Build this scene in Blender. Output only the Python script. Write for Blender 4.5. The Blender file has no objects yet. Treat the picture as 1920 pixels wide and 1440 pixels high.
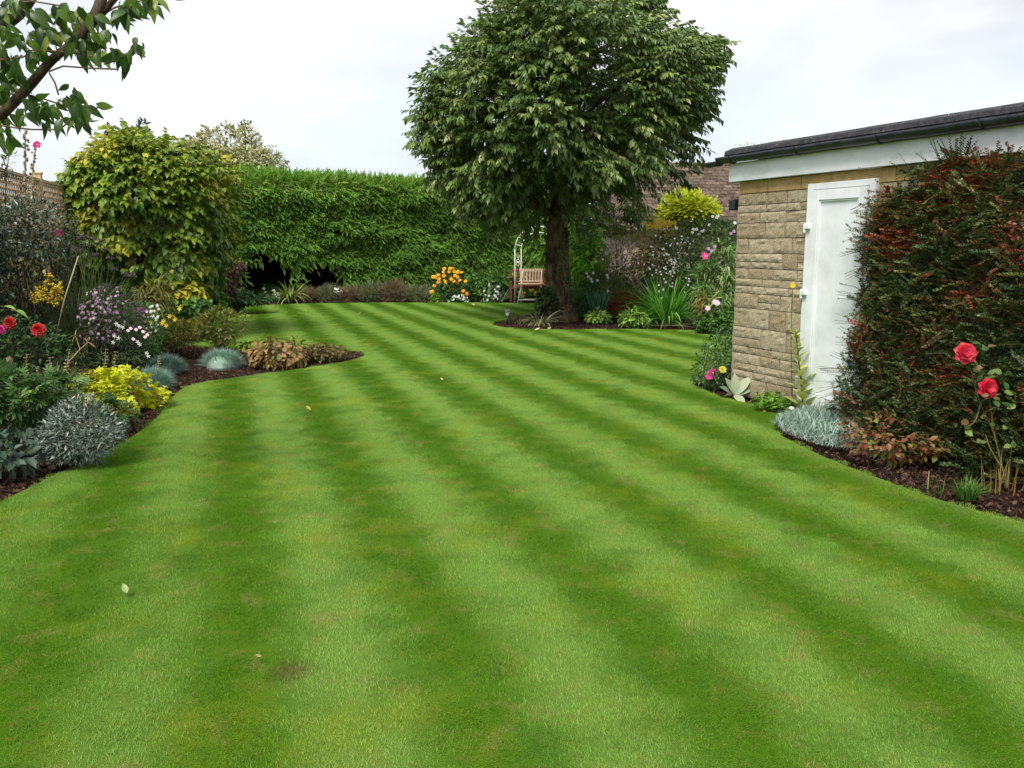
import bpy, math
import numpy as np
from mathutils import Vector, Matrix
from mathutils.geometry import delaunay_2d_cdt

# ---------------------------------------------------------------- camera
scene = bpy.context.scene
PITCH = math.radians(9.25); CH = 1.5; FPX = 1600.0
cs, sn = math.cos(PITCH), math.sin(PITCH)
cam_d = bpy.data.cameras.new('camera'); cam = bpy.data.objects.new('camera', cam_d)
scene.collection.objects.link(cam); scene.camera = cam
cam.location = (0, 0, CH); cam.rotation_euler = (math.pi/2 - PITCH, 0, 0)
cam_d.sensor_width = 36; cam_d.lens = 36*FPX/1920; cam_d.clip_start = .05; cam_d.clip_end = 900
# ---------------------------------------------------------------- world, sun, exposure
SUN_EL, SUN_AZ = math.radians(52), math.radians(200)      # azimuth clockwise from +Y (north)
w = bpy.data.worlds.new('World'); scene.world = w; w.use_nodes = True
nt = w.node_tree; nt.nodes.clear(); N = nt.nodes.new; K = nt.links.new
out = N('ShaderNodeOutputWorld')
sky = N('ShaderNodeTexSky'); sky.sky_type = 'NISHITA'; sky.sun_disc = False
sky.sun_elevation = SUN_EL; sky.sun_rotation = SUN_AZ; sky.air_density = 1.0; sky.dust_density = 2.0
b1 = N('ShaderNodeBackground'); b1.inputs[1].default_value = .15; K(sky.outputs[0], b1.inputs[0])
tc = N('ShaderNodeTexCoord')
mp = N('ShaderNodeMapping'); mp.inputs['Scale'].default_value = (1.0, 1.0, 2.6); K(tc.outputs['Generated'], mp.inputs[0])
nz = N('ShaderNodeTexNoise'); nz.inputs['Scale'].default_value = 2.1; nz.inputs['Detail'].default_value = 5; nz.inputs['Roughness'].default_value = .5; nz.inputs['Distortion'].default_value = .3
K(mp.outputs[0], nz.inputs['Vector'])
cr = N('ShaderNodeValToRGB'); K(nz.outputs['Fac'], cr.inputs[0])
e = cr.color_ramp.elements; e[0].position = .36; e[0].color = (.68, .705, .75, 1); e[1].position = .60; e[1].color = (.98, .98, 1.0, 1)
m_ = cr.color_ramp.elements.new(.47); m_.color = (.84, .865, .90, 1)
b2 = N('ShaderNodeBackground'); b2.inputs[1].default_value = .83; K(cr.outputs[0], b2.inputs[0])
nz2 = N('ShaderNodeTexNoise'); nz2.inputs['Scale'].default_value = 1.5; nz2.inputs['Detail'].default_value = 4
mp2 = N('ShaderNodeMapping'); mp2.inputs['Location'].default_value = (3.1, 1.7, .3); mp2.inputs['Scale'].default_value = (1, 1, 2); K(tc.outputs['Generated'], mp2.inputs[0]); K(mp2.outputs[0], nz2.inputs['Vector'])
mr = N('ShaderNodeMapRange'); mr.inputs[1].default_value = .44; mr.inputs[2].default_value = .60; mr.inputs[3].default_value = .66; mr.inputs[4].default_value = 1.0
K(nz2.outputs['Fac'], mr.inputs[0])
mx = N('ShaderNodeMixShader'); K(mr.outputs[0], mx.inputs[0]); K(b1.outputs[0], mx.inputs[1]); K(b2.outputs[0], mx.inputs[2]); K(mx.outputs[0], out.inputs[0])
sd = bpy.data.lights.new('sun', 'SUN'); sd.energy = 3.0; sd.angle = math.radians(24); sd.color = (1, .96, .88)
sun = bpy.data.objects.new('sun', sd); scene.collection.objects.link(sun)
sv = Vector((math.sin(SUN_AZ)*math.cos(SUN_EL), math.cos(SUN_AZ)*math.cos(SUN_EL), math.sin(SUN_EL)))
sun.rotation_euler = sv.to_track_quat('Z', 'Y').to_euler()
scene.view_settings.view_transform = 'Standard'; scene.view_settings.look = 'None'
scene.view_settings.exposure = 0.45; scene.view_settings.gamma = 1
scene.render.engine = 'CYCLES'
scene.cycles.max_bounces = 6; scene.cycles.diffuse_bounces = 3; scene.cycles.glossy_bounces = 2
scene.cycles.transmission_bounces = 3; scene.cycles.transparent_max_bounces = 6
scene.cycles.caustics_reflective = False; scene.cycles.caustics_refractive = False

# ---------------------------------------------------------------- helpers
R = np.random.default_rng(7)
A = np.array
UP = A([0., 0, 1])
def at(px, py, Y):                      # photo pixel -> world point on the plane y = Y
    xp = (np.asarray(px, float)-960)/FPX; yp = (720-np.asarray(py, float))/FPX
    lam = Y/(cs+sn*yp)
    return np.stack([xp*lam, np.broadcast_to(Y, np.shape(lam))*1.0, CH+lam*(-sn+cs*yp)], -1)
def gp(px, py, z=0.0):                  # photo pixel -> point on the ground
    xp = (px-960)/FPX; yp = (720-py)/FPX
    lam = (z-CH)/(-sn+cs*yp); return A([xp*lam, lam*(cs+sn*yp), z])
def Yg(py): return gp(960, py)[1]
def nrm(v): return v/np.maximum(np.linalg.norm(v, axis=-1, keepdims=True), 1e-9)
def vnoise(P, seed=0):
    P = np.asarray(P, float)+seed*17.31; I = np.floor(P); f = P-I; f = f*f*(3-2*f); r = 0
    for a in (0, 1):
        for b in (0, 1):
            for c in (0, 1):
                q = I+A([a, b, c])
                h = np.sin(q[:, 0]*127.1+q[:, 1]*311.7+q[:, 2]*74.7)*43758.5453
                h = h-np.floor(h)
                r = r+h*(f[:, 0] if a else 1-f[:, 0])*(f[:, 1] if b else 1-f[:, 1])*(f[:, 2] if c else 1-f[:, 2])
    return r
def sr(h):                               # '#rrggbb' sRGB -> linear
    c = [int(h[i:i+2], 16)/255 for i in (1, 3, 5)]
    return tuple(x/12.92 if x <= .04045 else ((x+.055)/1.055)**2.4 for x in c)+(1,)
# ---- mesh chunks: (V, L, S, rnd, part)
def chunk(V, faces, rnd=.5, part=0.):
    L = np.concatenate([np.asarray(f) for f in faces]); S = A([len(f) for f in faces])
    V = np.asarray(V, float); return (V, L, S, np.full(len(V), float(rnd)), np.full(len(V), float(part)))
def join(chs):
    o = 0; Ls = []
    for c in chs: Ls.append(c[1]+o); o += len(c[0])
    return (np.concatenate([c[0] for c in chs]), np.concatenate(Ls), np.concatenate([c[2] for c in chs]), np.concatenate([c[3] for c in chs]), np.concatenate([c[4] for c in chs]))
def inst(T, P, F, Nn, S, rnd=None):
    P = np.atleast_2d(P); n = len(P); V, L, Sz, r0, p0 = T; m = len(V)
    F = nrm(np.broadcast_to(F, (n, 3))); Nn = np.broadcast_to(Nn, (n, 3))
    Nn = Nn-(Nn*F).sum(1, keepdims=True)*F; bad = np.linalg.norm(Nn, axis=1) < 1e-4
    Nn = np.where(bad[:, None], A([.3, .7, .1]), Nn); Nn = nrm(Nn); X = np.cross(F, Nn)
    S = np.asarray(S, float)
    if S.ndim == 0: S = np.full((n, 3), S)
    elif S.ndim == 1 and len(S) == n: S = np.repeat(S[:, None], 3, 1)
    S = np.broadcast_to(S, (n, 3))
    W = (P[:, None]+V[None, :, 0:1]*(X*S[:, 0:1])[:, None]+V[None, :, 1:2]*(F*S[:, 1:2])[:, None]+V[None, :, 2:3]*(Nn*S[:, 2:3])[:, None]).reshape(-1, 3)
    LL = (L[None]+(np.arange(n)*m)[:, None]).reshape(-1)
    if rnd is None: rnd = R.random(n)
    rr = np.clip(np.repeat(np.broadcast_to(rnd, (n,)), m)+(np.tile(r0, n)-.5), 0, 1)
    return (W, LL, np.tile(Sz, n), rr, np.tile(p0, n))
ORG = {}
def mk(name, chs, mat, parent=None, smooth=False, label=None, cat=None, group=None, kind=None, origin=None):
    V, L, S, r, p = join(chs if isinstance(chs, list) else [chs])
    if origin is None:
        if parent is not None: origin = ORG[parent.name]
        else: origin = A([(V[:, 0].min()+V[:, 0].max())/2, (V[:, 1].min()+V[:, 1].max())/2, V[:, 2].min()])
    origin = A(origin, dtype=float)
    me = bpy.data.meshes.new(name); me.vertices.add(len(V)); me.vertices.foreach_set('co', (V-origin).astype(np.float32).ravel())
    me.loops.add(len(L)); me.loops.foreach_set('vertex_index', L.astype(np.int32))
    me.polygons.add(len(S)); st = np.concatenate([[0], np.cumsum(S)[:-1]])
    me.polygons.foreach_set('loop_start', st.astype(np.int32))
    me.polygons.foreach_set('use_smooth', np.full(len(S), smooth)); me.update(calc_edges=True)
    for nm, a in (('rnd', r), ('part', p)):
        at_ = me.attributes.new(nm, 'FLOAT', 'POINT'); at_.data.foreach_set('value', a.astype(np.float32))
    me.materials.append(mat)
    o = bpy.data.objects.new(name, me); scene.collection.objects.link(o); ORG[o.name] = origin
    if parent is not None: o.parent = parent; o.location = origin-ORG[parent.name]
    else: o.location = origin
    tag(o, label, cat, group, kind); return o
def tag(o, label=None, cat=None, group=None, kind=None):
    for k, v in (('label', label), ('category', cat), ('group', group), ('kind', kind)):
        if v: o[k] = v
def thing(name, loc, label, cat, group=None):
    o = bpy.data.objects.new(name, None); scene.collection.objects.link(o); o.empty_display_size = .1
    o.location = loc; ORG[o.name] = A(loc, dtype=float); tag(o, label, cat, group); return o
def proto(T, mat, name, smooth=True):    # a shared mesh in its own space
    o = mk(name, [T], mat, origin=(0, 0, 0), smooth=smooth); me = o.data; bpy.data.objects.remove(o); return me
def put(me, name, parent, P, F, Nn, s):  # one part object from a shared mesh
    F = Vector(F).normalized(); Nn = Vector(Nn); Nn = (Nn-F*Nn.dot(F)).normalized(); X = F.cross(Nn)
    o = bpy.data.objects.new(name, me); scene.collection.objects.link(o); ORG[o.name] = A(P, dtype=float)
    M = Matrix((X, F, Nn)).transposed().to_4x4()@Matrix.Scale(s, 4)
    o.parent = parent; o.matrix_local = Matrix.Translation(Vector(A(P)-ORG[parent.name]))@M; return o
# ---- materials
def base_mat(name):
    m = bpy.data.materials.new(name); m.use_nodes = True; t = m.node_tree
    return m, t, t.nodes['Principled BSDF'], t.nodes['Material Output']
def ramp(t, cols, pos=None):
    r = t.nodes.new('ShaderNodeValToRGB'); el = r.color_ramp.elements
    n = len(cols); pos = pos or [i/max(1, n-1) for i in range(n)]
    while len(el) < n: el.new(.5)
    for i, c in enumerate(cols): el[i].position = pos[i]; el[i].color = sr(c) if isinstance(c, str) else tuple(c)
    return r
def leafmat(name, cols, rough=.5, trans=.28, spec=.4, pos=None, centre=None, mul=1.0):
    m, t, b, o = base_mat(name); L = t.links.new
    a = t.nodes.new('ShaderNodeAttribute'); a.attribute_name = 'rnd'
    r = ramp(t, cols, pos); L(a.outputs['Fac'], r.inputs[0]); c = r.outputs[0]
    tc = t.nodes.new('ShaderNodeNewGeometry'); nz = t.nodes.new('ShaderNodeTexNoise'); nz.inputs['Scale'].default_value = 2.3; nz.inputs['Detail'].default_value = 2
    L(tc.outputs['Position'], nz.inputs['Vector'])
    mr = t.nodes.new('ShaderNodeMapRange'); mr.inputs[3].default_value = .62*mul; mr.inputs[4].default_value = 1.38*mul; L(nz.outputs['Fac'], mr.inputs[0])
    mm = t.nodes.new('ShaderNodeVectorMath'); mm.operation = 'SCALE'; L(c, mm.inputs[0]); L(mr.outputs[0], mm.inputs['Scale']); c = mm.outputs[0]
    if centre:
        a2 = t.nodes.new('ShaderNodeAttribute'); a2.attribute_name = 'part'; mc = t.nodes.new('ShaderNodeMix'); mc.data_type = 'RGBA'
        L(a2.outputs['Fac'], mc.inputs['Factor']); L(c, mc.inputs['A']); mc.inputs['B'].default_value = sr(centre); c = mc.outputs['Result']
    L(c, b.inputs['Base Color']); b.inputs['Roughness'].default_value = rough; b.inputs['Specular IOR Level'].default_value = spec
    if trans > 0:
        tr = t.nodes.new('ShaderNodeBsdfTranslucent'); L(c, tr.inputs[0]); ms = t.nodes.new('ShaderNodeMixShader'); ms.inputs[0].default_value = trans
        L(b.outputs[0], ms.inputs[1]); L(tr.outputs[0], ms.inputs[2]); L(ms.outputs[0], o.inputs[0])
    return m
def surf(name, cols, scale=8, detail=6, rough=.8, bump=.3, bscale=None, spec=.3, attr=0., stretch=(1, 1, 1), pos=None, bdist=.02, contrast=(.3, .7), metal=0):
    m, t, b, o = base_mat(name); L = t.links.new
    g = t.nodes.new('ShaderNodeTexCoord'); mp = t.nodes.new('ShaderNodeMapping'); mp.inputs['Scale'].default_value = stretch; L(g.outputs['Object'], mp.inputs[0])
    nz = t.nodes.new('ShaderNodeTexNoise'); nz.inputs['Scale'].default_value = scale; nz.inputs['Detail'].default_value = detail; nz.inputs['Roughness'].default_value = .65; L(mp.outputs[0], nz.inputs['Vector'])
    mr = t.nodes.new('ShaderNodeMapRange'); mr.inputs[1].default_value = contrast[0]; mr.inputs[2].default_value = contrast[1]; L(nz.outputs['Fac'], mr.inputs[0]); f = mr.outputs[0]
    if attr:
        a = t.nodes.new('ShaderNodeAttribute'); a.attribute_name = 'rnd'; mi = t.nodes.new('ShaderNodeMix'); mi.data_type = 'FLOAT'; mi.inputs[0].default_value = attr
        L(f, mi.inputs[2]); L(a.outputs['Fac'], mi.inputs[3]); f = mi.outputs[0]
    r = ramp(t, cols, pos); L(f, r.inputs[0]); L(r.outputs[0], b.inputs['Base Color'])
    b.inputs['Roughness'].default_value = rough; b.inputs['Specular IOR Level'].default_value = spec; b.inputs['Metallic'].default_value = metal
    if bump:
        n2 = t.nodes.new('ShaderNodeTexNoise'); n2.inputs['Scale'].default_value = bscale or scale*3; n2.inputs['Detail'].default_value = 8; L(mp.outputs[0], n2.inputs['Vector'])
        bp = t.nodes.new('ShaderNodeBump'); bp.inputs['Strength'].default_value = bump; bp.inputs['Distance'].default_value = bdist; L(n2.outputs['Fac'], bp.inputs['Height']); L(bp.outputs[0], b.inputs['Normal'])
    return m
# ---- templates (y = towards the tip, z = face normal)
PROF = {'oval': lambda t: np.sin(np.pi*t**.85)**.8, 'lance': lambda t: np.sin(np.pi*t**.7)**1.0, 'heart': lambda t: np.where(t < .28, .75+.25*np.sin(np.pi*t/.56), 1.0)*np.clip((1-t)/.72, 0, 1)**.75,
        'strap': lambda t: np.clip(.55+t, 0, 1)*np.clip((1-t)/.5, 0, 1)**.6, 'round': lambda t: np.sin(np.pi*t)**.5, 'petal': lambda t: np.sin(np.pi*(.12+.85*t))**.6*(.45+.55*t)}
def leafT(w=.45, fold=.12, droop=.15, seg=4, prof='oval', x0=0.):
    t = np.linspace(0, 1, seg+1); wd = np.maximum(PROF[prof](t), .04)*w/2; V = []; F = []
    for i in range(seg+1):
        z = -droop*t[i]**2; y = t[i]*(1-.15*droop*t[i])
        V += [(-wd[i], y, z+fold*wd[i]*2), (0, y, z), (wd[i], y, z+fold*wd[i]*2)]
    for i in range(seg):
        a = 3*i; F += [(a, a+1, a+4, a+3), (a+1, a+2, a+5, a+4)]
    return chunk(V, F)
def diaT(w=.4, fold=.1, droop=.1, mid=.45): return chunk([(0, 0, 0), (-w/2, mid, fold), (w/2, mid, fold), (0, 1, -droop)], [(0, 3, 1), (0, 2, 3)])
def bladeT(w=.03, seg=4, droop=.5, fold=0.0):
    t = np.linspace(0, 1, seg+1); V = []; F = []
    for i, x in enumerate(t):
        ww = w*(1-x**2.2)+.002; ang = droop*x*1.6; V += [(-ww/2, 0, 0), (ww/2, 0, 0)]
    y = z = 0
    for i, x in enumerate(t):
        if i: an = droop*2.0*(t[i-1]+x)/2; y += math.cos(an)/seg; z -= math.sin(an)/seg
        V[2*i] = (V[2*i][0], y, z+fold*w); V[2*i+1] = (V[2*i+1][0], y, z)
    for i in range(seg): F.append((2*i, 2*i+1, 2*i+3, 2*i+2))
    return chunk(V, F)
def prismT(k=4):
    V = [(math.cos(2*math.pi*i/k), y, math.sin(2*math.pi*i/k)) for y in (0, 1) for i in range(k)]
    return chunk(V, [(i, (i+1) % k, k+(i+1) % k, k+i) for i in range(k)])
PR = prismT(4)
def sphT(n=6, m=4, part=0.):
    V = []; F = []
    for j in range(m+1):
        for i in range(n):
            a = math.pi*j/m; V.append((math.sin(a)*math.cos(2*math.pi*i/n), math.sin(a)*math.sin(2*math.pi*i/n), math.cos(a)))
    for j in range(m):
        for i in range(n): F.append((j*n+i, (j+1)*n+i, (j+1)*n+(i+1) % n, j*n+(i+1) % n))
    return chunk(V, F, .5, part)
def stems(P0, P1, r, rnd=None):
    P0 = np.atleast_2d(P0); P1 = np.atleast_2d(P1); d = P1-P0; l = np.linalg.norm(d, axis=1); n = max(len(P0), len(P1)); r = np.broadcast_to(r, (n,))
    return inst(PR, np.broadcast_to(P0, (n, 3)), d, A([.31, .9, .2]), np.stack([r, l, r], 1), rnd)
def tube(pts, rad, k=8, rnd=.5, cap=True):
    pts = np.asarray(pts, float); rad = np.broadcast_to(rad, (len(pts),)); T = nrm(np.gradient(pts, axis=0)); V = []; F = []
    ref = A([1., 0, 0]) if abs(T[0][0]) < .8 else A([0, 1., 0])
    for i in range(len(pts)):
        u = nrm(np.cross(T[i], ref)); v = np.cross(T[i], u); ref = -np.cross(T[i], u) if False else ref
        for j in range(k):
            a = 2*math.pi*j/k; V.append(pts[i]+rad[i]*(math.cos(a)*u+math.sin(a)*v))
    for i in range(len(pts)-1):
        for j in range(k): F.append((i*k+j, i*k+(j+1) % k, (i+1)*k+(j+1) % k, (i+1)*k+j))
    if cap: F.append(tuple(range(k))[::-1]); F.append(tuple((len(pts)-1)*k+j for j in range(k)))
    return chunk(V, F, rnd)
def box(c, sx, sy, sz, X=A([1., 0, 0]), Yv=A([0, 1., 0]), Z=UP, rnd=.5, bev=.0):
    c = A(c, dtype=float); V = []
    if bev <= 0:
        for z in (-1, 1):
            for x, y in ((-1, -1), (1, -1), (1, 1), (-1, 1)): V.append(c+X*x*sx/2+Yv*y*sy/2+Z*z*sz/2)
        return chunk(V, [(0, 3, 2, 1), (4, 5, 6, 7), (0, 1, 5, 4), (1, 2, 6, 5), (2, 3, 7, 6), (3, 0, 4, 7)], rnd)
    b = min(bev, sx*.45, sy*.45, sz*.45); idx = {}
    for ix, x in enumerate((-1, 1)):
        for iy, y in enumerate((-1, 1)):
            for iz, z in enumerate((-1, 1)):
                for ax in range(3):
                    o = [sx/2-b, sy/2-b, sz/2-b]; o[ax] += b; idx[(ix, iy, iz, ax)] = len(V)
                    V.append(c+X*x*o[0]+Yv*y*o[1]+Z*z*o[2])
    F = []; q = lambda *k: idx[k]
    for ax in range(3):
        for s in (0, 1):
            cyc = [(0, 0), (1, 0), (1, 1), (0, 1)]
            f = []
            for a, bb in cyc:
                k = [0, 0, 0]; k[ax] = s; k[(ax+1) % 3] = a; k[(ax+2) % 3] = bb; f.append(q(*k, ax))
            F.append(tuple(f if s else f[::-1]))
    for ax in range(3):                                    # edges parallel to ax
        p, r_ = (ax+1) % 3, (ax+2) % 3
        for a in (0, 1):
            for bb in (0, 1):
                k0 = [0, 0, 0]; k0[p] = a; k0[r_] = bb; k1 = list(k0); k1[ax] = 1
                f = (q(*k0, p), q(*k0, r_), q(*k1, r_), q(*k1, p)); F.append(f if a == bb else f[::-1])
    for k in [(a, b_, c_) for a in (0, 1) for b_ in (0, 1) for c_ in (0, 1)]:
        f = (q(*k, 0), q(*k, 1), q(*k, 2)); F.append(f if sum(k) % 2 else f[::-1])
    return chunk(V, F, rnd)
def flowerT(n=8, w=.5, cup=.3, layers=1, cr=.16, prof='petal', ch=.12, seg=2):
    ch_ = []
    for l in range(layers):
        s = 1-.25*l; c = cup+.35*l
        p = leafT(w, .12, .25, seg, prof)
        a = np.arange(n)*2*math.pi/n+l*.4; d = np.stack([np.cos(a), np.sin(a), np.full(n, c)], 1); nn = np.stack([-c*np.cos(a), -c*np.sin(a), np.ones(n)], 1)
        ch_.append(inst(p, np.zeros((n, 3)), d, nn, s, .5+R.uniform(-.2, .2, n)))
    if cr: sp = sphT(8, 4, 1.); ch_.append((sp[0]*A([cr, cr, ch])+A([0, 0, .03]), sp[1], sp[2], sp[3], sp[4]))
    c = join(ch_); return (c[0][:, [0, 2, 1]]*A([1, 1, -1]), c[1], c[2], c[3], c[4])        # y = facing direction
# ---- volume sampling inside a silhouette set at its true distance
def inpoly(p, poly):
    x, y = p[:, 0], p[:, 1]; c = np.zeros(len(p), bool); j = len(poly)-1
    for i in range(len(poly)):
        xi, yi = poly[i]; xj, yj = poly[j]
        k = ((yi > y) != (yj > y)) & (x < (xj-xi)*(y-yi)/((yj-yi) or 1e-9)+xi); c ^= k; j = i
    return c
def edged(p, poly):
    d = np.full(len(p), 1e9); n = len(poly)
    for i in range(n):
        a = poly[i]; b = poly[(i+1) % n]; ab = b-a; t = np.clip(((p-a)@ab)/max(ab@ab, 1e-9), 0, 1)
        d = np.minimum(d, np.linalg.norm(p-(a+t[:, None]*ab), axis=1))
    return d
def vol(outline, Y, T, n, thr=.38, freq=2.2, seed=1, shell=.75, lump=.25, rag=.06, inset=.0):
    O = A(outline, dtype=float); P3 = at(O[:, 0], O[:, 1], Y-.5*T); poly = P3[:, [0, 2]]
    lo, hi = poly.min(0), poly.max(0); got = []; cnt = 0; cen = poly.mean(0)
    g = A([((i+.5)/30, (j+.5)/30) for i in range(30) for j in range(30)])*(hi-lo)+lo; g = g[inpoly(g, poly)]; rin = edged(g, poly).max()
    while cnt < n:
        q = R.random((n*3, 2))*(hi-lo)+lo; q = q[inpoly(q, poly)]; e = edged(q, poly); q = q[e > inset]; e = e[e > inset]; e = np.clip((e-inset)/(rin-inset+1e-6), 0, 1)
        h = np.sqrt(1-(1-e)**2); m = len(q)
        u = np.where(R.random(m) < shell, np.where(R.random(m) < .8, -1, 1)*R.uniform(.72, 1.02, m), R.uniform(-1, 1, m))
        P = np.stack([q[:, 0], Y+T*h*u, q[:, 1]], 1)
        no = vnoise(P*freq, seed); P[:, 1] -= (no-.5)*lump*T
        no2 = vnoise(P*freq*2.1, seed+5); k = (no*.65+no2*.35) > thr
        dd = nrm(np.stack([q[:, 0]-cen[0], np.zeros(m), q[:, 1]-cen[1]], 1)); nn = nrm(dd*(1.15-e)[:, None]+A([0, 1., 0])*(u*(.35+h))[:, None]+A([0, 0, .25]))
        P = P+nn*(R.random(m)*rag)[:, None]; P[:, 2] = np.maximum(P[:, 2], .01)
        got.append((P[k], nn[k])); cnt += k.sum()
    return np.concatenate([a for a, _ in got])[:n], np.concatenate([b for _, b in got])[:n]
def orient(nn, droop, rand):
    F = nrm(nn*(1-droop)-UP*droop+R.normal(0, rand, nn.shape)); Nn = nrm(nn*.6+UP*.7+R.normal(0, .25, nn.shape)); return F, Nn
BARK = surf('bark', ['#2a221a', '#4c4032', '#6b6152'], 9, 8, .95, .9, 20, .1, stretch=(1, 1, .25), bdist=.04)
STEM = surf('green_stem', ['#2f3f18', '#5a6a30'], 20, 3, .7, .2)
TWIG = surf('twig', ['#3a2a1e', '#6a5140'], 30, 3, .8, .3)
DRY = surf('dry_stem', ['#8a7a50', '#b8a878'], 30, 3, .8, .2)
def bush(name, label, cat, outline, Y, T, n, T_, size, mat, droop=.3, rand=.35, thr=.4, freq=2.2, seed=1, shell=.75, lump=.3, nst=7, stem=TWIG, srad=.008, group=None, base=None, part='foliage', sizev=.35, bias=None, rag=.06):
    P, nn = vol(outline, Y, T, n, thr, freq, seed, shell, lump, rag, min(size*.45, .07) if droop < .3 else size*.2)
    O = A(outline, dtype=float); W = at(O[:, 0], O[:, 1], Y); bx = W[:, 0].mean() if base is None else base
    root = thing(name, (bx, Y, 0), label, cat, group)
    F, Nn = orient(nn, droop, rand); s = size*R.uniform(1-sizev, 1+sizev, n)
    r = np.clip(R.normal(.45, .25, n), 0, 1)
    if bias is not None: r = np.clip(r+bias(P), 0, 1)
    mk(part, [inst(T_, P, F, Nn, s, r)], mat, root)
    if nst:
        k = R.choice(n, nst); b0 = A([bx, Y, 0])+np.stack([R.normal(0, .05, nst), R.normal(0, .05, nst), np.zeros(nst)], 1)
        ch = []
        for i in range(nst):
            tgt = b0[i]+(P[k[i]]-b0[i])*.85; mid = (b0[i]+tgt)/2+A([0, 0, .1*np.linalg.norm(tgt-b0[i])])
            tt = np.linspace(0, 1, 6)[:, None]; pts = (1-tt)**2*b0[i]+2*tt*(1-tt)*mid+tt**2*tgt; ch.append(tube(pts, np.linspace(srad*1.6, srad*.5, 6), 5, R.random()))
        mk('stem', ch, stem, root, smooth=True)
    return root, P, nn
def blooms(root, T_, mat, P, D, s, name='flower', one=False):
    P = np.atleast_2d(P); D = np.broadcast_to(D, P.shape); s = np.broadcast_to(s, (len(P),))
    if one: mk(name, [inst(T_, P, D, A([.2, .1, 1.]), s)], mat, root); return
    me = proto(T_, mat, name)
    for i in range(len(P)):
        put(me, name, root, P[i], D[i], nrm(A([.3, .1, 1.])+R.normal(0, .5, 3)), s[i])
def clump(name, label, cat, c, n, ln, wd, mat, spread=.5, tilt=(.15, .9), droop=(.3, .9), group=None, lv=.25, kinds=4, flat=1.0, parent=None):
    root = parent or thing(name, (c[0], c[1], 0), label, cat, group); chs = []
    for k in range(kinds):
        dr = droop[0]+(droop[1]-droop[0])*k/max(1, kinds-1); T_ = bladeT(wd/ln, 5, dr, .15); m = n//kinds
        a = R.uniform(0, 2*math.pi, m); tl = R.uniform(tilt[0], tilt[1], m)
        F = np.stack([np.cos(a)*np.sin(tl), np.sin(a)*np.sin(tl)*flat, np.cos(tl)], 1); r = spread*np.sqrt(R.random(m))
        P = A([c[0], c[1], c[2] if len(c) > 2 else 0])+np.stack([r*np.cos(a), r*np.sin(a)*flat, np.zeros(m)], 1)
        chs.append(inst(T_, P, F, UP+R.normal(0, .12, (m, 3)), ln*R.uniform(1-lv, 1+lv, m)))
    mk('leaves', chs, mat, root, smooth=True); return root
def spray_tpl(leaf, n, ln, ls, ang=.9, droop=.25, twig=.006, tw=True, arch=.1, jit=.15, spiral=False):
    ch = []
    t = np.linspace(.08, 1, n); P = np.stack([np.zeros(n), t*ln, -arch*t**2*ln], 1)
    sd = np.where(np.arange(n) % 2, 1., -1.); a = ang*(1-.55*t)
    if spiral:
        ph = np.arange(n)*2.4; F = np.stack([np.cos(ph)*np.sin(a), np.cos(a), np.sin(ph)*np.sin(a)-droop], 1)
    else: F = np.stack([sd*np.sin(a), np.cos(a), np.full(n, -droop)], 1)
    F = F+R.normal(0, jit, F.shape); ch.append(inst(leaf, P, F, UP+R.normal(0, .2, (n, 3)), ls*R.uniform(.75, 1.2, n), .5+R.uniform(-.12, .12, n)))
    if tw:
        for i in range(3):
            q = np.linspace(0, 1, 4); pp = lambda x: A([[0, x*ln, -arch*x*x*ln]])
            ch.append(stems(pp(q[i]), pp(q[i+1]), twig*(1-.25*i), .5))
    return join(ch)
exec_parts = True
# ================================================================= SETTING
# ---- lawn outline in photo pixels, walked round the edge
LP = [(-260, 1052), (-120, 993), (0, 937), (60, 908), (130, 873), (200, 842), (250, 815), (290, 785), (315, 755), (330, 735), (347, 722), (385, 713), (450, 705), (520, 696), (600, 684), (650, 676), (678, 668), (686, 661), (672, 655), (640, 652), (590, 650), (520, 650), (450, 649), (380, 647), (330, 640), (300, 628), (300, 615), (330, 604), (370, 596), (400, 588), (430, 578), (447, 574), (500, 571), (560, 569), (600, 568), (700, 567), (800, 567), (900, 567), (1000, 568), (1020, 571), (1015, 580), (985, 590), (945, 599), (922, 604), (925, 609), (945, 613), (990, 616), (1050, 617.5), (1130, 616), (1200, 616), (1280, 618), (1340, 620), (1400, 623), (1440, 632), (1420, 650), (1370, 675), (1320, 700), (1296, 713), (1305, 722), (1330, 733), (1360, 744), (1420, 757), (1478, 776), (1455, 788), (1449, 799), (1462, 813), (1510, 837), (1560, 860), (1640, 890), (1720, 920), (1800, 945), (1920, 975), (2150, 1035)]
def smooth(pts, it=2):
    p = A(pts, dtype=float)
    for _ in range(it):
        q = []
        for i in range(len(p)-1): q += [.75*p[i]+.25*p[i+1], .25*p[i]+.75*p[i+1]]
        p = np.vstack([p[:1], q, p[-1:]])
    return p
LB = A([gp(x, y)[:2] for x, y in smooth(LP, 2)])
LB = np.vstack([LB, [(6.5, 1.5), (6.5, -3.5), (-6.5, -3.5), (-6.0, 1.5)]])
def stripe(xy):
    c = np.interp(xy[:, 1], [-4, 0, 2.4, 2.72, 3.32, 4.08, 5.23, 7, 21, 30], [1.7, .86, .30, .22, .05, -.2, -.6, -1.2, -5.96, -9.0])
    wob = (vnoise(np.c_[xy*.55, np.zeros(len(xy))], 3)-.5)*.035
    s = np.cos(2*np.pi*(xy[:, 0]-c-.03+wob)/.78); g_ = np.clip((-xy[:, 0]-.9)/.7, 0, 1)*np.clip((6.5-xy[:, 1])/2.5, 0, 1); k = 1-.5*g_-.15*vnoise(np.c_[xy*.8, np.zeros(len(xy))], 9); return np.clip(np.tanh(s*1.9)/np.tanh(1.9)*.5*k+.5-.24*g_, 0, 1)  # near-left darkening: lawn's own deeper green plus some lens vignette painted in
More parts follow.
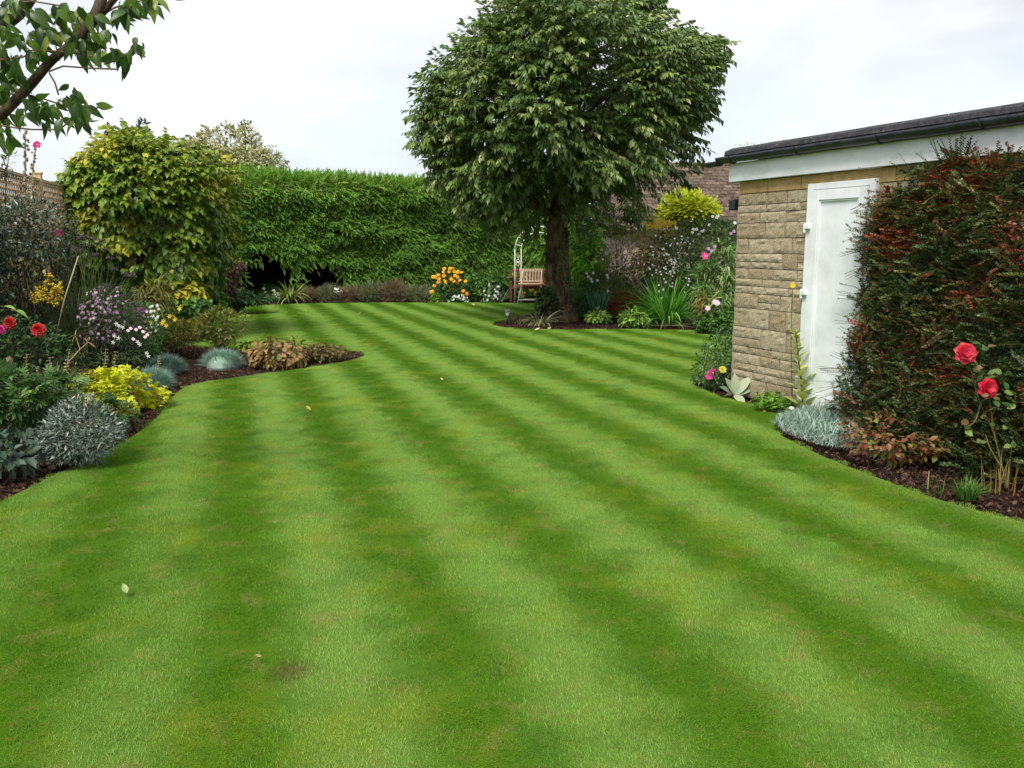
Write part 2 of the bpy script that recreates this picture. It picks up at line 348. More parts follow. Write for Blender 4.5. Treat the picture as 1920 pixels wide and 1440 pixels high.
gx, gy = np.meshgrid(np.arange(-9, 8, .16), np.arange(-3.4, 23.5, .16)); G = np.c_[gx.ravel(), gy.ravel()]+R.uniform(-.02, .02, (gx.size, 2))
G = G[inpoly(G, LB)]; G = G[edged(G, LB) > .06]; nb = len(LB)
vv, ee, ff, *_ = delaunay_2d_cdt([Vector(p) for p in np.vstack([LB, G])], [(i, (i+1) % nb) for i in range(nb)], [], 1, 1e-5)
V2 = A([tuple(v) for v in vv]); ed = edged(V2, LB)
Vl = np.c_[V2, np.zeros(len(V2))]; Vl[:, 2] = -.012*np.clip(1-ed/.1, 0, 1)
faces = [tuple(f) for f in ff]
skirt = np.c_[LB, np.full(nb, -.06)]; n0 = len(Vl); top = np.c_[LB, np.full(nb, -.012)]
faces += [(n0+i, n0+nb+i, n0+nb+(i+1) % nb, n0+(i+1) % nb) for i in range(nb)]
Vl = np.vstack([Vl, top, skirt])

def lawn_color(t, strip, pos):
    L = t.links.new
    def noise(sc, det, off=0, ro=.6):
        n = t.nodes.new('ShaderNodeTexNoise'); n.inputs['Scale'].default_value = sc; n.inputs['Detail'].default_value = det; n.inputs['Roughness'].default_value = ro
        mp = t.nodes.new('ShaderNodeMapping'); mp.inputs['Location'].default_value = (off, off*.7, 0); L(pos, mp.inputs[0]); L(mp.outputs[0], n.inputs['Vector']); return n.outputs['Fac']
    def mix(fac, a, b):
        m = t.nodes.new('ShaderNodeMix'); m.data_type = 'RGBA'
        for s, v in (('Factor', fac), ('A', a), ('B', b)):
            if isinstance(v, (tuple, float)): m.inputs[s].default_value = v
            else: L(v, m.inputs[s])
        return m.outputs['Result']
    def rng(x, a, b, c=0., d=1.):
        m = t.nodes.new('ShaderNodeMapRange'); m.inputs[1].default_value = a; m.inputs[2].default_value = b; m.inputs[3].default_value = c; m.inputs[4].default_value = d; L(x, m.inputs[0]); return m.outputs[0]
    c = mix(strip, DARKG, LIGHTG)  # mowing stripes: light and dark of leaning blades painted into the base colour
    c = mix(rng(noise(1.6, 4, 5), .52, .75, 0, .75), c, YELG)        # yellower patches
    c = mix(rng(noise(5.5, 3, 11), .55, .76, 0, .6), c, DRYG)        # small dry patches
    c = mix(rng(noise(38, 3, 41), .60, .78, 0, .75), c, (.36, .24, .07, 1))   # dead blades and bits
    c = mix(rng(noise(3.0, 4, 23), .5, .72, 0, .45), c, DEEPG)
    vd = t.nodes.new('ShaderNodeVectorMath'); vd.operation = 'DISTANCE'; L(pos, vd.inputs[0]); vd.inputs[1].default_value = tuple(gp(548, 1258))
    ad = t.nodes.new('ShaderNodeMath'); ad.operation = 'MULTIPLY_ADD'; L(noise(22, 3), ad.inputs[0]); ad.inputs[1].default_value = .13; L(vd.outputs['Value'], ad.inputs[2])
    c = mix(rng(ad.outputs[0], .085, .17, .62, 0), c, (.20, .15, .05, 1))
    return c, noise
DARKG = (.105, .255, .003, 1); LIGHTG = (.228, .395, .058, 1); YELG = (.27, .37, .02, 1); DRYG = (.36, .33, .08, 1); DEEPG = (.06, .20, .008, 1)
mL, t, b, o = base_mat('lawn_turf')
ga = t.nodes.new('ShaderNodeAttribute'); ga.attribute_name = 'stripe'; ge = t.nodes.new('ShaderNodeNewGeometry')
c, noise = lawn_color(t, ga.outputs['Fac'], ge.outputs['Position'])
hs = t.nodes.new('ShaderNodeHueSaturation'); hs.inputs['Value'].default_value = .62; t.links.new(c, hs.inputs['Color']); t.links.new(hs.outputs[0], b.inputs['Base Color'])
b.inputs['Roughness'].default_value = .9; b.inputs['Specular IOR Level'].default_value = .1
bp = t.nodes.new('ShaderNodeBump'); bp.inputs['Strength'].default_value = .8; bp.inputs['Distance'].default_value = .02; t.links.new(noise(160, 4), bp.inputs['Height']); t.links.new(bp.outputs[0], b.inputs['Normal'])
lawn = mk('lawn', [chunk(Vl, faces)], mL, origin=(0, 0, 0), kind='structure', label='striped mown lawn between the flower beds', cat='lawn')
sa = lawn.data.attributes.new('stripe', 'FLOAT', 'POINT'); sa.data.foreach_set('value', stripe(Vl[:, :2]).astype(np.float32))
da = lawn.data.attributes.new('dens', 'FLOAT', 'POINT'); da.data.foreach_set('value', np.clip((edged(Vl[:, :2], LB)-.035)/.10, 0, 1).astype(np.float32))
# ---- grass blades: one clump of blades spread over the lawn sheet
nb_ = 320; rr_ = .075*np.sqrt(R.random(nb_)); aa_ = R.uniform(0, 2*math.pi, nb_)
Pp = np.stack([rr_*np.cos(aa_), rr_*np.sin(aa_), np.full(nb_, -.003)], 1); tl = R.normal(.75, .35, nb_); az = R.normal(0, .7, nb_)
Ff = np.stack([np.sin(tl)*np.sin(az), np.sin(tl)*np.cos(az), np.cos(tl)], 1)
grassV = inst(bladeT(.085, 2, .3), Pp, Ff, UP+R.normal(0, .4, (nb_, 3)), R.uniform(.011, .020, nb_))
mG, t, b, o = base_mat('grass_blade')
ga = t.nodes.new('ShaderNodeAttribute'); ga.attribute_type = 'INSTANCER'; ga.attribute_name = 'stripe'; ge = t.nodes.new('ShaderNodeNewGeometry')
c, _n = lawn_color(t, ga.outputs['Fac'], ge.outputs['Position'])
ra = t.nodes.new('ShaderNodeAttribute'); ra.attribute_name = 'rnd'; rm = t.nodes.new('ShaderNodeMapRange'); rm.inputs[3].default_value = .7; rm.inputs[4].default_value = 1.28; t.links.new(ra.outputs['Fac'], rm.inputs[0])
sc_ = t.nodes.new('ShaderNodeVectorMath'); sc_.operation = 'SCALE'; t.links.new(c, sc_.inputs[0]); t.links.new(rm.outputs[0], sc_.inputs['Scale'])
t.links.new(sc_.outputs[0], b.inputs['Base Color']); b.inputs['Roughness'].default_value = .45; b.inputs['Specular IOR Level'].default_value = .35
tr = t.nodes.new('ShaderNodeBsdfTranslucent'); t.links.new(sc_.outputs[0], tr.inputs[0]); ms = t.nodes.new('ShaderNodeMixShader'); ms.inputs[0].default_value = .3
t.links.new(b.outputs[0], ms.inputs[1]); t.links.new(tr.outputs[0], ms.inputs[2]); t.links.new(ms.outputs[0], o.inputs[0])
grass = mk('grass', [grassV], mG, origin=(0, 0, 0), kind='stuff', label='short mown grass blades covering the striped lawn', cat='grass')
ng = bpy.data.node_groups.new('grass_spread', 'GeometryNodeTree')
ng.interface.new_socket('Geometry', in_out='INPUT', socket_type='NodeSocketGeometry'); ng.interface.new_socket('Geometry', in_out='OUTPUT', socket_type='NodeSocketGeometry')
n = ng.nodes.new; L = ng.links.new
gi, go = n('NodeGroupInput'), n('NodeGroupOutput'); oi = n('GeometryNodeObjectInfo'); oi.inputs['Object'].default_value = lawn; oi.transform_space = 'RELATIVE'
dp = n('GeometryNodeDistributePointsOnFaces'); dp.inputs['Density'].default_value = 150
na = n('GeometryNodeInputNamedAttribute'); na.data_type = 'FLOAT'; na.inputs['Name'].default_value = 'dens'
mu = n('ShaderNodeMath'); mu.operation = 'MULTIPLY'; mu.inputs[1].default_value = 190.; L(na.outputs[0], mu.inputs[0]); L(mu.outputs[0], dp.inputs['Density'])
ns = n('GeometryNodeInputNamedAttribute'); ns.data_type = 'FLOAT'; ns.inputs['Name'].default_value = 'stripe'
rv = n('FunctionNodeRandomValue'); rv.data_type = 'FLOAT'; rv.inputs[2].default_value = .1; rv.inputs[3].default_value = .9
cmp_ = n('FunctionNodeCompare'); cmp_.data_type = 'FLOAT'; cmp_.operation = 'LESS_THAN'; L(ns.outputs[0], cmp_.inputs[0]); L(rv.outputs[1], cmp_.inputs[1])
m2 = n('ShaderNodeMath'); m2.operation = 'MULTIPLY_ADD'; m2.inputs[1].default_value = math.pi; m2.inputs[2].default_value = .33-.6; L(cmp_.outputs[0], m2.inputs[0])
rv2 = n('FunctionNodeRandomValue'); rv2.data_type = 'FLOAT'; rv2.inputs[2].default_value = 0.; rv2.inputs[3].default_value = 1.2; rv2.inputs['Seed'].default_value = 5
m3 = n('ShaderNodeMath'); m3.operation = 'ADD'; L(m2.outputs[0], m3.inputs[0]); L(rv2.outputs[1], m3.inputs[1])
cx = n('ShaderNodeCombineXYZ'); L(m3.outputs[0], cx.inputs[2])
ip = n('GeometryNodeInstanceOnPoints'); L(oi.outputs['Geometry'], dp.inputs['Mesh']); L(dp.outputs['Points'], ip.inputs['Points']); L(gi.outputs[0], ip.inputs['Instance']); L(cx.outputs[0], ip.inputs['Rotation'])
rv3 = n('FunctionNodeRandomValue'); rv3.data_type = 'FLOAT'; rv3.inputs[2].default_value = .8; rv3.inputs[3].default_value = 1.2; rv3.inputs['Seed'].default_value = 9; L(rv3.outputs[1], ip.inputs['Scale'])
L(ip.outputs[0], go.inputs[0])
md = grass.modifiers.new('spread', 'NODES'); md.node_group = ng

# ---- soil / ground sheet
gs = surf('soil', ['#160d07', '#2c1c12', '#4a3526'], 14, 8, .95, 1.0, 60, .15, bdist=.03)
xs = np.concatenate([[-400, -120, -40], np.arange(-14, 14.1, .25), [40, 120, 400]]); ys = np.concatenate([[-300, -60], np.arange(-6, 30.1, .25), [60, 150, 500]])
XX, YY = np.meshgrid(xs, ys); PZ = np.c_[XX.ravel(), YY.ravel(), np.zeros(XX.size)]; PZ[:, 2] = -.035+(vnoise(PZ*1.7, 4)-.5)*.03
ins = inpoly(PZ[:, :2], LB); PZ[ins | (edged(PZ[:, :2], LB) < .22), 2] = -.045; nx = len(xs)
mk('ground', [chunk(PZ, [(j*nx+i, j*nx+i+1, (j+1)*nx+i+1, (j+1)*nx+i) for j in range(len(ys)-1) for i in range(nx-1)])], gs, origin=(0, 0, 0), kind='structure', label='dark bare soil of the flower beds', cat='ground', smooth=True)
# ---- mulch bits and crumbs near the lawn edges
q = np.c_[R.uniform(-8, 7, 400000), R.uniform(2.5, 24, 400000)]; q = q[~inpoly(q, LB)]; dq = edged(q, LB); k = (dq < 1.1) & (dq > .03); q = q[k]
q = q[(R.random(len(q)) < np.clip(9./q[:, 1], .15, 1)**1.3)][:52000]
cr_ = sphT(4, 2); Pm = np.c_[q, np.full(len(q), -.028)]; m = len(q)
mk('mulch', [inst(cr_, Pm, R.normal(0, 1, (m, 3)), R.normal(0, 1, (m, 3)), np.abs(R.normal(0, 1, (m, 3)))*A([.008, .012, .006])+.003, np.clip(R.random(m)**1.3, 0, 1))], surf('mulch_bits', ['#190e08', '#35211a', '#59402f', '#6f5a47', '#a89c8c'], 60, 2, .95, 0, attr=.85, pos=[0, .4, .75, .93, 1]), kind='stuff', label='bark mulch and soil crumbs on the beds', cat='mulch')
# ================================================================= GARAGE
C0 = gp(1371, 737); DD = nrm(A([.405, -.914, 0])); OUT = nrm(A([-.914, -.405, 0])); INW = -OUT   # DD runs along the wall towards the camera
def gw(tt, z, off=0.): return C0+DD*tt+OUT*off+UP*z
STONE = surf('garage_stone', ['#54482f', '#8e7e60', '#ab9d82', '#b4ab94', '#efe6cc'], 100, 9, .95, .9, 130, .15, attr=.35, bdist=.012, contrast=(.35, .65))
MORT = surf('mortar', ['#6e6250', '#948771'], 30, 5, .95, .5)
SMOOTHST = surf('lintel_stone', ['#8d7448', '#ad9464', '#bca77d'], 14, 6, .9, .4, 60, .15, attr=.4)
UPVC = surf('white_plastic', ['#d2d8d8', '#eef2f4'], 3, 4, .28, .03, 9, .5, bdist=.003)
FASC = surf('fascia_white', ['#c9d0cd', '#e4e9ea', '#eef1f2'], 3, 6, .45, .05, 20, .4, stretch=(1, 1, 3))
BLK = surf('black_gutter', ['#16181c', '#262a30', '#3a3e42'], 12, 5, .38, .1, 50, .5)
FELT = surf('roof_felt', ['#2c2d30', '#3c3d40', '#505152', '#8c8c84'], 22, 8, .9, .25, 90, .15, pos=[0, .5, .9, 1])
WL = 7.0; WH = 2.115; D0, D1 = .985, 1.752
def blocks(org, dx, out, L_, H_, skip=None, seed=1):
    rs = np.random.default_rng(seed); ch = []; z = .0; rows = []
    while z < H_-.02:
        h = rs.choice([.072, .10, .145, .145, .19]); h = min(h, H_-z); h = H_-z if H_-z-h < .05 else h; rows.append((z, h)); z += h
    for z, h in rows:
        t_ = 0.
        while t_ < L_:
            l = min(rs.uniform(.16, .46), L_-t_); l = L_-t_ if L_-t_-l < .08 else l
            segs = [(t_, t_+l)]
            if skip: segs = [(a, b) for a, b in ((t_, min(t_+l, skip[0])), (max(t_, skip[1]), t_+l)) if b-a > .03] if z < skip[2] else segs
            for a, b in segs:
                split = h > .14 and rs.random() < .25
                for zz, hh in (((z, h*.45), (z+h*.45, h*.55)) if split else ((z, h),)):
                    g = .005; nx_, nz_ = max(3, int((b-a)/.03)), max(3, int(hh/.025)); U = np.linspace(a+g, b-g, nx_+1); W_ = np.linspace(zz+g*.7, zz+hh-g*.7, nz_+1)
                    UU, WW = np.meshgrid(U, W_); ed_ = np.minimum(np.minimum(UU-U[0], U[-1]-UU), np.minimum(WW-W_[0], W_[-1]-WW))
                    off = .006+rs.uniform(0, .012)+np.clip(ed_/.012, 0, 1)**.6*.006
                    Q = np.c_[UU.ravel(), WW.ravel(), np.zeros(UU.size)]; off = off.ravel()+(vnoise(Q*22, seed)-.5)*.016*np.clip(ed_.ravel()/.015, .2, 1)+(vnoise(Q*60, seed+3)-.5)*.008
                    V = org+dx*Q[:, :1]+UP*Q[:, 1:2]+out*off[:, None]; n_ = nx_+1
                    V = np.vstack([V, [org+dx*u_+UP*v_ for u_, v_ in ((U[0], W_[0]), (U[-1], W_[0]), (U[-1], W_[-1]), (U[0], W_[-1]))]])
                    f = [(j*n_+i, j*n_+i+1, (j+1)*n_+i+1, (j+1)*n_+i) for j in range(nz_) for i in range(nx_)]; M0 = n_*(nz_+1)
                    f += [tuple([M0]+[M0+1]+list(range(n_-1, -1, -1))), tuple([M0+3, M0+2][::-1]+list(range(nz_*n_, nz_*n_+n_))), tuple([M0, ]+[j*n_ for j in range(nz_+1)]+[M0+3]), tuple([M0+1]+[j*n_+n_-1 for j in range(nz_+1)]+[M0+2])]
                    ch.append(chunk(V, f, rs.uniform(.1, .9)))
            t_ += l
    return ch
gar = thing('garage', C0, 'stone block garage with flat roof, white fascia and white plastic door on the right', 'garage')
bt = DD; LH = .125
mk('wall', [box(gw(D0/2, (WH-LH)/2, -.10), .20, D0, WH-LH, OUT, bt)], MORT, gar)['label'] = 'stone wall left of the white door'
mk('blockwork', blocks(gw(0, 0, 0), DD, OUT, D0, WH-LH, None, 3), STONE, gar)
mk('wall', [box(gw((D1+WL)/2, (WH-LH)/2, -.10), .20, WL-D1, WH-LH, OUT, bt)], MORT, gar)
mk('blockwork', blocks(gw(D1, 0, 0), DD, OUT, WL-D1, WH-LH, None, 5), STONE, gar)
mk('wall', [box(gw(.1, (WH-.002)/2, -2.6), 4.8, .2, WH-.002, OUT, bt)], MORT, gar)          # end wall, seen from the side only
mk('blockwork', blocks(gw(0, 0, 0), INW, -DD, 5.0, WH-LH, None, 8), STONE, gar)
ch = []; t_ = 0.
for l in (.42, .44, 1.05, .5, .45, .5, .5, .5, .5, .5, 1.0, .64):
    if t_ < WL: ch.append(box(gw(t_+min(l, WL-t_)/2, WH-LH/2, -.09), .20, min(l, WL-t_)-.006, LH-.006, OUT, bt, UP, R.random(), .006)); t_ += l
mk('lintel', ch, SMOOTHST, gar)
mk('fascia', [box(gw(WL/2-.03, WH+.09, .06), .022, WL+.12, .18, OUT, bt, UP, .5, .003), box(gw(-.10, WH+.09, -2.5), 5.1, .02, .18, OUT, bt, UP, .5, .003)], FASC, gar)
mk('soffit', [box(gw(WL/2-.03, WH+.008, .024), .046, WL+.1, .012, OUT, bt)], FASC, gar)
# gutter: half round channel, open on top
def gutter(t0, t1, z, off, r=.058):
    n_ = 40; k_ = 10; V = []; F = []
    for i in range(n_+1):
        tt = t0+(t1-t0)*i/n_; sag = math.sin(i*1.7)*.002
        for rr in (r, r-.005):
            for j in range(k_+1):
                a = math.pi*j/k_; V.append(gw(tt, z-rr*math.sin(a)*1.05+sag, off+rr*math.cos(a)))
    m_ = 2*(k_+1)
    for i in range(n_):
        for j in range(k_):
            F.append((i*m_+j, (i+1)*m_+j, (i+1)*m_+j+1, i*m_+j+1)); a = k_+1; F.append((i*m_+a+j, i*m_+a+j+1, (i+1)*m_+a+j+1, (i+1)*m_+a+j))
        F.append((i*m_, i*m_+k_+1, (i+1)*m_+k_+1, (i+1)*m_)); F.append((i*m_+k_, (i+1)*m_+k_, (i+1)*m_+2*k_+1, i*m_+2*k_+1))
    F.append(tuple(range(k_+1))); e_ = n_*m_; F.append(tuple(e_+j for j in range(k_+1))[::-1])
    return chunk(V, F)
gut = mk('gutter', [gutter(-.16, WL, WH+.235, .135)], BLK, gar, smooth=True)
mk('end_outlet', [gutter(-.36, -.15, WH+.205, .13, .045)], BLK, gut, smooth=True)
for tt in (.05, .95, 1.85, 2.75, 3.65, 4.55): mk('bracket', [tube([gw(tt, WH+.235-math.sin(a)*.066, .135+math.cos(a)*.064) for a in np.linspace(0, math.pi, 9)], .007, 5)], BLK, gut)
nU = 60; V = []; 
prof_ = [(-.02, .24), (.085, .245), (.098, .262), (.09, .300), (.0, .335), (-1.2, .37), (-5.0, .36), (-5.0, .2)]
for i in range(nU+1):
    tt = -.14+(WL+.14)*i/nU
    for o_, z_ in prof_: V.append(gw(tt, WH+z_+(.007*(vnoise(A([[tt*5.0, z_*9, 0]]), 2)[0]-.5) if z_ > .25 else 0), o_))
kk = len(prof_); F = [(i*kk+j, i*kk+j+1, (i+1)*kk+j+1, (i+1)*kk+j) for i in range(nU) for j in range(kk-1)]; F += [tuple(range(kk))[::-1], tuple(nU*kk+j for j in range(kk))]
mk('roof', [chunk(V, F)], FELT, gar)
# debris on the roof edge by the corner
dq = A([gw(R.uniform(-.1, .25), WH+.335+R.uniform(0, .03), R.uniform(-.15, .05)) for _ in range(26)])
mk('moss', [inst(leafT(.4), dq, R.normal(0, 1, (26, 3)), UP, .035), inst(diaT(), A([gw(R.uniform(.1, 2.5), WH+.31, R.uniform(0, .08)) for _ in range(120)]), R.normal(0, 1, (120, 3)), UP, .02)], DRY, gar)['kind'] = 'stuff'
# door
dz = 1.985; dc = (D0+D1)/2; fw = .062
fr = mk('door_frame', [box(gw(D0+fw/2+.004, dz/2+.03, .012), .07, fw, dz+.03, OUT, bt, UP, .5, .004), box(gw(D1-fw/2-.004, dz/2+.03, .012), .07, fw, dz+.03, OUT, bt, UP, .5, .004), box(gw(dc, dz+.018, .012), .069, D1-D0-2*fw-.010, .052, OUT, bt, UP, .5, .004), box(gw(dc, .030, .01), .11, D1-D0-.012, .034, OUT, bt, UP, .5, .004)], UPVC, gar)
a0, a1, z0, z1 = D0+fw+.010, D1-fw-.010, .052, dz-.014; sw = .088
leafd = mk('door', [box(gw(a0+sw/2, (z0+z1)/2, .036), .05, sw, z1-z0, OUT, bt, UP, .5, .004), box(gw(a1-sw/2, (z0+z1)/2, .036), .05, sw, z1-z0, OUT, bt, UP, .5, .004), box(gw(dc, z1-sw/2, .036), .049, a1-a0-2*sw-.001, sw, OUT, bt, UP, .5, .004), box(gw(dc, z0+sw/2+.02, .036), .049, a1-a0-2*sw-.001, sw+.04, OUT, bt, UP, .5, .004)], UPVC, gar)
mk('panel', [box(gw(dc, (z0+z1)/2+.02, .02), .03, a1-a0-2*sw-.002, z1-z0-2*sw-.042, OUT, bt)], UPVC, leafd)
b_ = a0+sw+.007; c_ = a1-sw-.007; zb, zt = z0+sw+.047, z1-sw-.007
mk('bead', [box(gw(b_, (zb+zt)/2, .042), .018, .014, zt-zb, OUT, bt, UP, .5, .004), box(gw(c_, (zb+zt)/2, .042), .018, .014, zt-zb, OUT, bt, UP, .5, .004), box(gw(dc, zt, .043), .017, c_-b_, .014, OUT, bt, UP, .5, .004), box(gw(dc, zb, .043), .017, c_-b_, .014, OUT, bt, UP, .5, .004)], UPVC, leafd)
for z_ in (.30, 1.08, 1.66): mk('hinge', [box(gw(D0+.045, z_, .068), .03, .075, .045, OUT, bt, UP, .5, .006), tube([gw(D0+.02, z_-.05, .070), gw(D0+.02, z_+.03, .070)], .012, 10)], UPVC, leafd, smooth=False)
hd = a1-.04; mk('handle', [box(gw(hd, 1.03, .066), .012, .028, .22, OUT, bt, UP, .5, .004), tube([gw(hd, 1.06, .07), gw(hd, 1.06, .115), gw(hd-.02, 1.062, .122), gw(hd-.13, 1.066, .120), gw(hd-.145, 1.05, .118)], [.011, .011, .010, .009, .007], 8)], UPVC, leafd)
mk('keyhole', [box(gw(hd, .97, .073), .004, .010, .02, OUT, bt)], BLK, leafd)
# security lamp on the end wall
wl = thing('wall_lamp', gw(-.1, 1.86, -.12), 'small black lamp fixed to the far end wall of the garage', 'wall lamp')
mk('housing', [box(gw(-.14, 1.9, -.06), .10, .09, .11, OUT, bt, UP, .5, .01), box(gw(-.055, 1.9, -.10), .04, .10, .04, OUT, bt)], BLK, wl)
# stone slabs at the door
SLAB = surf('paving_stone', ['#8f8a7d', '#b6b2a6', '#cfcabd'], 10, 7, .9, .5)
for i, (px, py, sx, sy, lb) in enumerate([(1545, 772, .42, .16, 'flat pale stone slab on the soil at the foot of the white door'), (1583, 781, .24, .13, 'smaller pale stone piece beside the cotoneaster at the door')]):
    P_ = gp(px, py, .0); mk('stone_slab', [box(P_+A([0, 0, .0]), sx, sy, .05, nrm(DD+A([.02*i, 0, 0])), OUT, UP, .5, .012)], SLAB, label=lb, cat='stone slab')

# ================================================================= HOUSE ROOF BEYOND
TILE = surf('roof_tile', ['#362c26', '#4e4239', '#695b50', '#90836f'], 6, 7, .95, .5, 30, .1, attr=.5)
RENDW = surf('house_wall', ['#a48f80', '#b9a294'], 4, 4, .9, .2)
HY = 31.; ridge = at(1330, 312, HY); hz = ridge[2]; hx0 = at(1130, 312, HY)[0]; hx1 = hx0+14
hs_ = thing('house', ((hx0+hx1)/2, HY, 0), 'neighbouring bungalow with brown tiled roof seen beyond the border', 'house')
dep = 4.6; dr = 2.35
mk('wall', [box(((hx0+hx1)/2, HY, (hz-dr)/2), hx1-hx0-.5, 2*dep-.7, hz-dr)], RENDW, hs_)
ch = []
nrow = 21
for j in range(nrow):                                     # overlapping courses of tiles, each tile set a little unevenly
    for side in ((-1, 1) if j % 1 == 0 else (-1,)):
        if side == 1: continue
        f0, f1 = j/nrow, (j+1)/nrow; m = int((hx1-hx0)/.24); xs_ = hx0+(np.arange(m)+.5*(j % 2)*.9)*.24+.1
        P = np.stack([xs_, np.full(m, HY+side*dep*(f0+f1)/2), hz-dr*(f0+f1)/2+R.normal(0, .006, m)+.03], 1)
        B = box((0, 0, 0), .225, 1, .055); ln_ = math.hypot(dep, dr)/nrow*1.25; T_ = (B[0]*A([1, ln_, 1])+A([0, 0, 0]), B[1], B[2], B[3], B[4])
        F = nrm(A([0, side*dep, -dr])); F = F+A([0, 0, .06]); ch.append(inst(T_, P, F, A([0, 0, 1.]), 1., np.clip(R.normal(.5, .25, m), 0, 1)))
rf = mk('roof', ch+[chunk([(hx0, HY-dep, hz-dr), (hx1, HY-dep, hz-dr), (hx1, HY, hz), (hx0, HY, hz), (hx0, HY+dep, hz-dr), (hx1, HY+dep, hz-dr)], [(0, 1, 2, 3), (3, 2, 5, 4), (0, 3, 4), (1, 5, 2)])], TILE, hs_)
m = 46; mk('ridge_tiles', [inst(tube([(0, -.155, 0), (0, .155, 0)], .10, 8), np.stack([np.linspace(hx0+.15, hx1-.15, m), np.full(m, HY), np.full(m, hz+.03)+R.normal(0, .006, m)], 1), A([1., 0, 0]), UP, 1.)], TILE, rf)
chp = at(1157, 300, HY); mk('chimney', [box((chp[0], HY+.1, hz+.1), .7, .6, 1.1, bev=.01), box((chp[0], HY+.1, hz+.68), .8, .7, .08, bev=.01)], surf('chimney_brick', ['#8c5848', '#b98873', '#cfae9c'], 12, 4, .9, .3), rf)

# ================================================================= TRELLIS FENCE
WOOD = surf('fence_wood', ['#94805f', '#bca480', '#d8c49e'], 14, 6, .9, .4, stretch=(1, 1, .3), attr=.4)
WOOD2 = surf('old_board', ['#5f5a3a', '#8b7f50', '#a89a68'], 8, 6, .9, .5, attr=.5)
fe = at(134, 352, 13.6); fn_ = at(0, 318, 10.2); fd = nrm(A([fe[0]-fn_[0], fe[1]-fn_[1], 0])); fout = A([fd[1], -fd[0], 0]); ftop = fe[2]
fence = thing('trellis_fence', (fe[0], fe[1], 0), 'weathered wooden fence topped with small-squared trellis panels along the left edge', 'fence')
def fp(s, z, off=0.): return A([fe[0], fe[1], 0])-fd*s+UP*z+fout*off
PW = 1.83; hgt = .70
for k_ in range(5):
    s0 = k_*(PW+.08)
    mk('post', [box(fp(s0-.04, (ftop+.06)/2), .08, .08, ftop+.06, fd, fout, UP, R.random(), .006), box(fp(s0-.04, ftop+.075), .10, .10, .03, fd, fout, UP, .7, .008)], WOOD, fence)
    ch = [box(fp(s0+PW/2, ftop-.015), PW, .05, .035, fd, fout), box(fp(s0+PW/2, ftop-hgt+.02), PW, .05, .04, fd, fout), box(fp(s0+.02, ftop-hgt/2), .035, .045, hgt-.07, fd, fout), box(fp(s0+PW-.02, ftop-hgt/2), .035, .045, hgt-.07, fd, fout), box(fp(s0+PW/2, ftop-hgt/2, -.02), .03, .02, hgt-.07, fd, fout)]
    for x in np.arange(.07, PW-.03, .075): ch.append(box(fp(s0+x, ftop-hgt/2, .007), .030, .009, hgt-.07, fd, fout, UP, R.random()))
    for z in np.arange(.07, hgt-.05, .075): ch.append(box(fp(s0+PW/2, ftop-z, -.004), PW-.07, .009, .030, fd, fout, UP, R.random()))
    mk('trellis_panel', ch, WOOD, fence)
    ch = []
    for i, z in enumerate(np.arange(ftop-hgt-.06, .05, -.19)):
        ch.append(box(fp(s0+PW/2, z, .012*(i % 2)), PW, .022, .13, fd, fout, UP, R.random(), .003))
    for x in (.3, .9, 1.5): ch.append(box(fp(s0+x, (ftop-hgt)/2, -.045), .09, .05, ftop-hgt-.04, fd, fout, UP, R.random(), .003))
    mk('board_panel', ch, WOOD2, fence)

# ================================================================= HEDGE
lf_s = diaT(.38, .12, .1)
frond = spray_tpl(diaT(.26, .06, .12), 17, 1., .34, .75, .15, .012, True, .28)
HEDGE = leafmat('hedge_foliage', ['#4a6c28', '#648c34', '#80a842', '#a0bc54', '#a8a45c'], .55, .32, .35, pos=[0, .35, .7, .93, 1], mul=1.2)
pa = at(330, 520, 21.3)[[0, 1]]; pb = at(860, 520, 26.2)[[0, 1]]; hd_ = nrm(A([pb[0]-pa[0], pb[1]-pa[1], 0])); hout = A([hd_[1], -hd_[0], 0]); HL = np.linalg.norm(pb-pa)+3.3; HH = 3.17
pO = A([pa[0]-hd_[0]*1.2, pa[1]-hd_[1]*1.2, 0]); HL += 1.2
hedge = thing('conifer_hedge', pO+hd_*HL/2, 'tall clipped green conifer hedge across the back of the garden', 'hedge')
def hp(u, z, off): return pO+hd_*u[:, None]+UP*z[:, None]+hout*off[:, None]
def proj(P):
    d = P-A([0, 0, CH]); D_ = d[:, 1]*cs-d[:, 2]*sn; return 960+FPX*d[:, 0]/D_, 720-FPX*(d[:, 1]*sn+d[:, 2]*cs)/D_
# two low hollows under the hedge, given in metres along it
ua, ub, uc = [float((at(x, 520, y)-pO)@hd_) for x, y in ((430, 22.3), (552, 23.2), (650, 24.0))]
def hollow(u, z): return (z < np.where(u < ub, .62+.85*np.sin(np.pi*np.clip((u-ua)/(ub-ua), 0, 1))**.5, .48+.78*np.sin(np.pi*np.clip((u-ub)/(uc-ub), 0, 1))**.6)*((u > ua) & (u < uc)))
m = 36000; u = R.uniform(0, HL, m); z = HH*R.random(m)**.93; q3 = np.c_[u*.9, z*2.1, np.zeros(m)]; lum = vnoise(q3, 3)*.6+vnoise(q3*2.3, 6)*.4
off = (lum-.5)*.50+R.uniform(-.10, .05, m); keep = ~hollow(u+R.normal(0, .12, m), z+R.normal(0, .15, m)+.35*(vnoise(q3*2.6, 14)-.5)) & (vnoise(q3*1.9+3, 9)*.6+vnoise(q3*4.1, 10)*.4 > .26)
u, z, off = u[keep], z[keep], off[keep]; m = len(u); P = hp(u, z, off)
F = nrm(hout*1.+hd_*R.normal(0, .45, m)[:, None]+UP*R.normal(-.22, .35, m)[:, None]); Nn = nrm(UP*.7+hout*.7+R.normal(0, .3, (m, 3)))
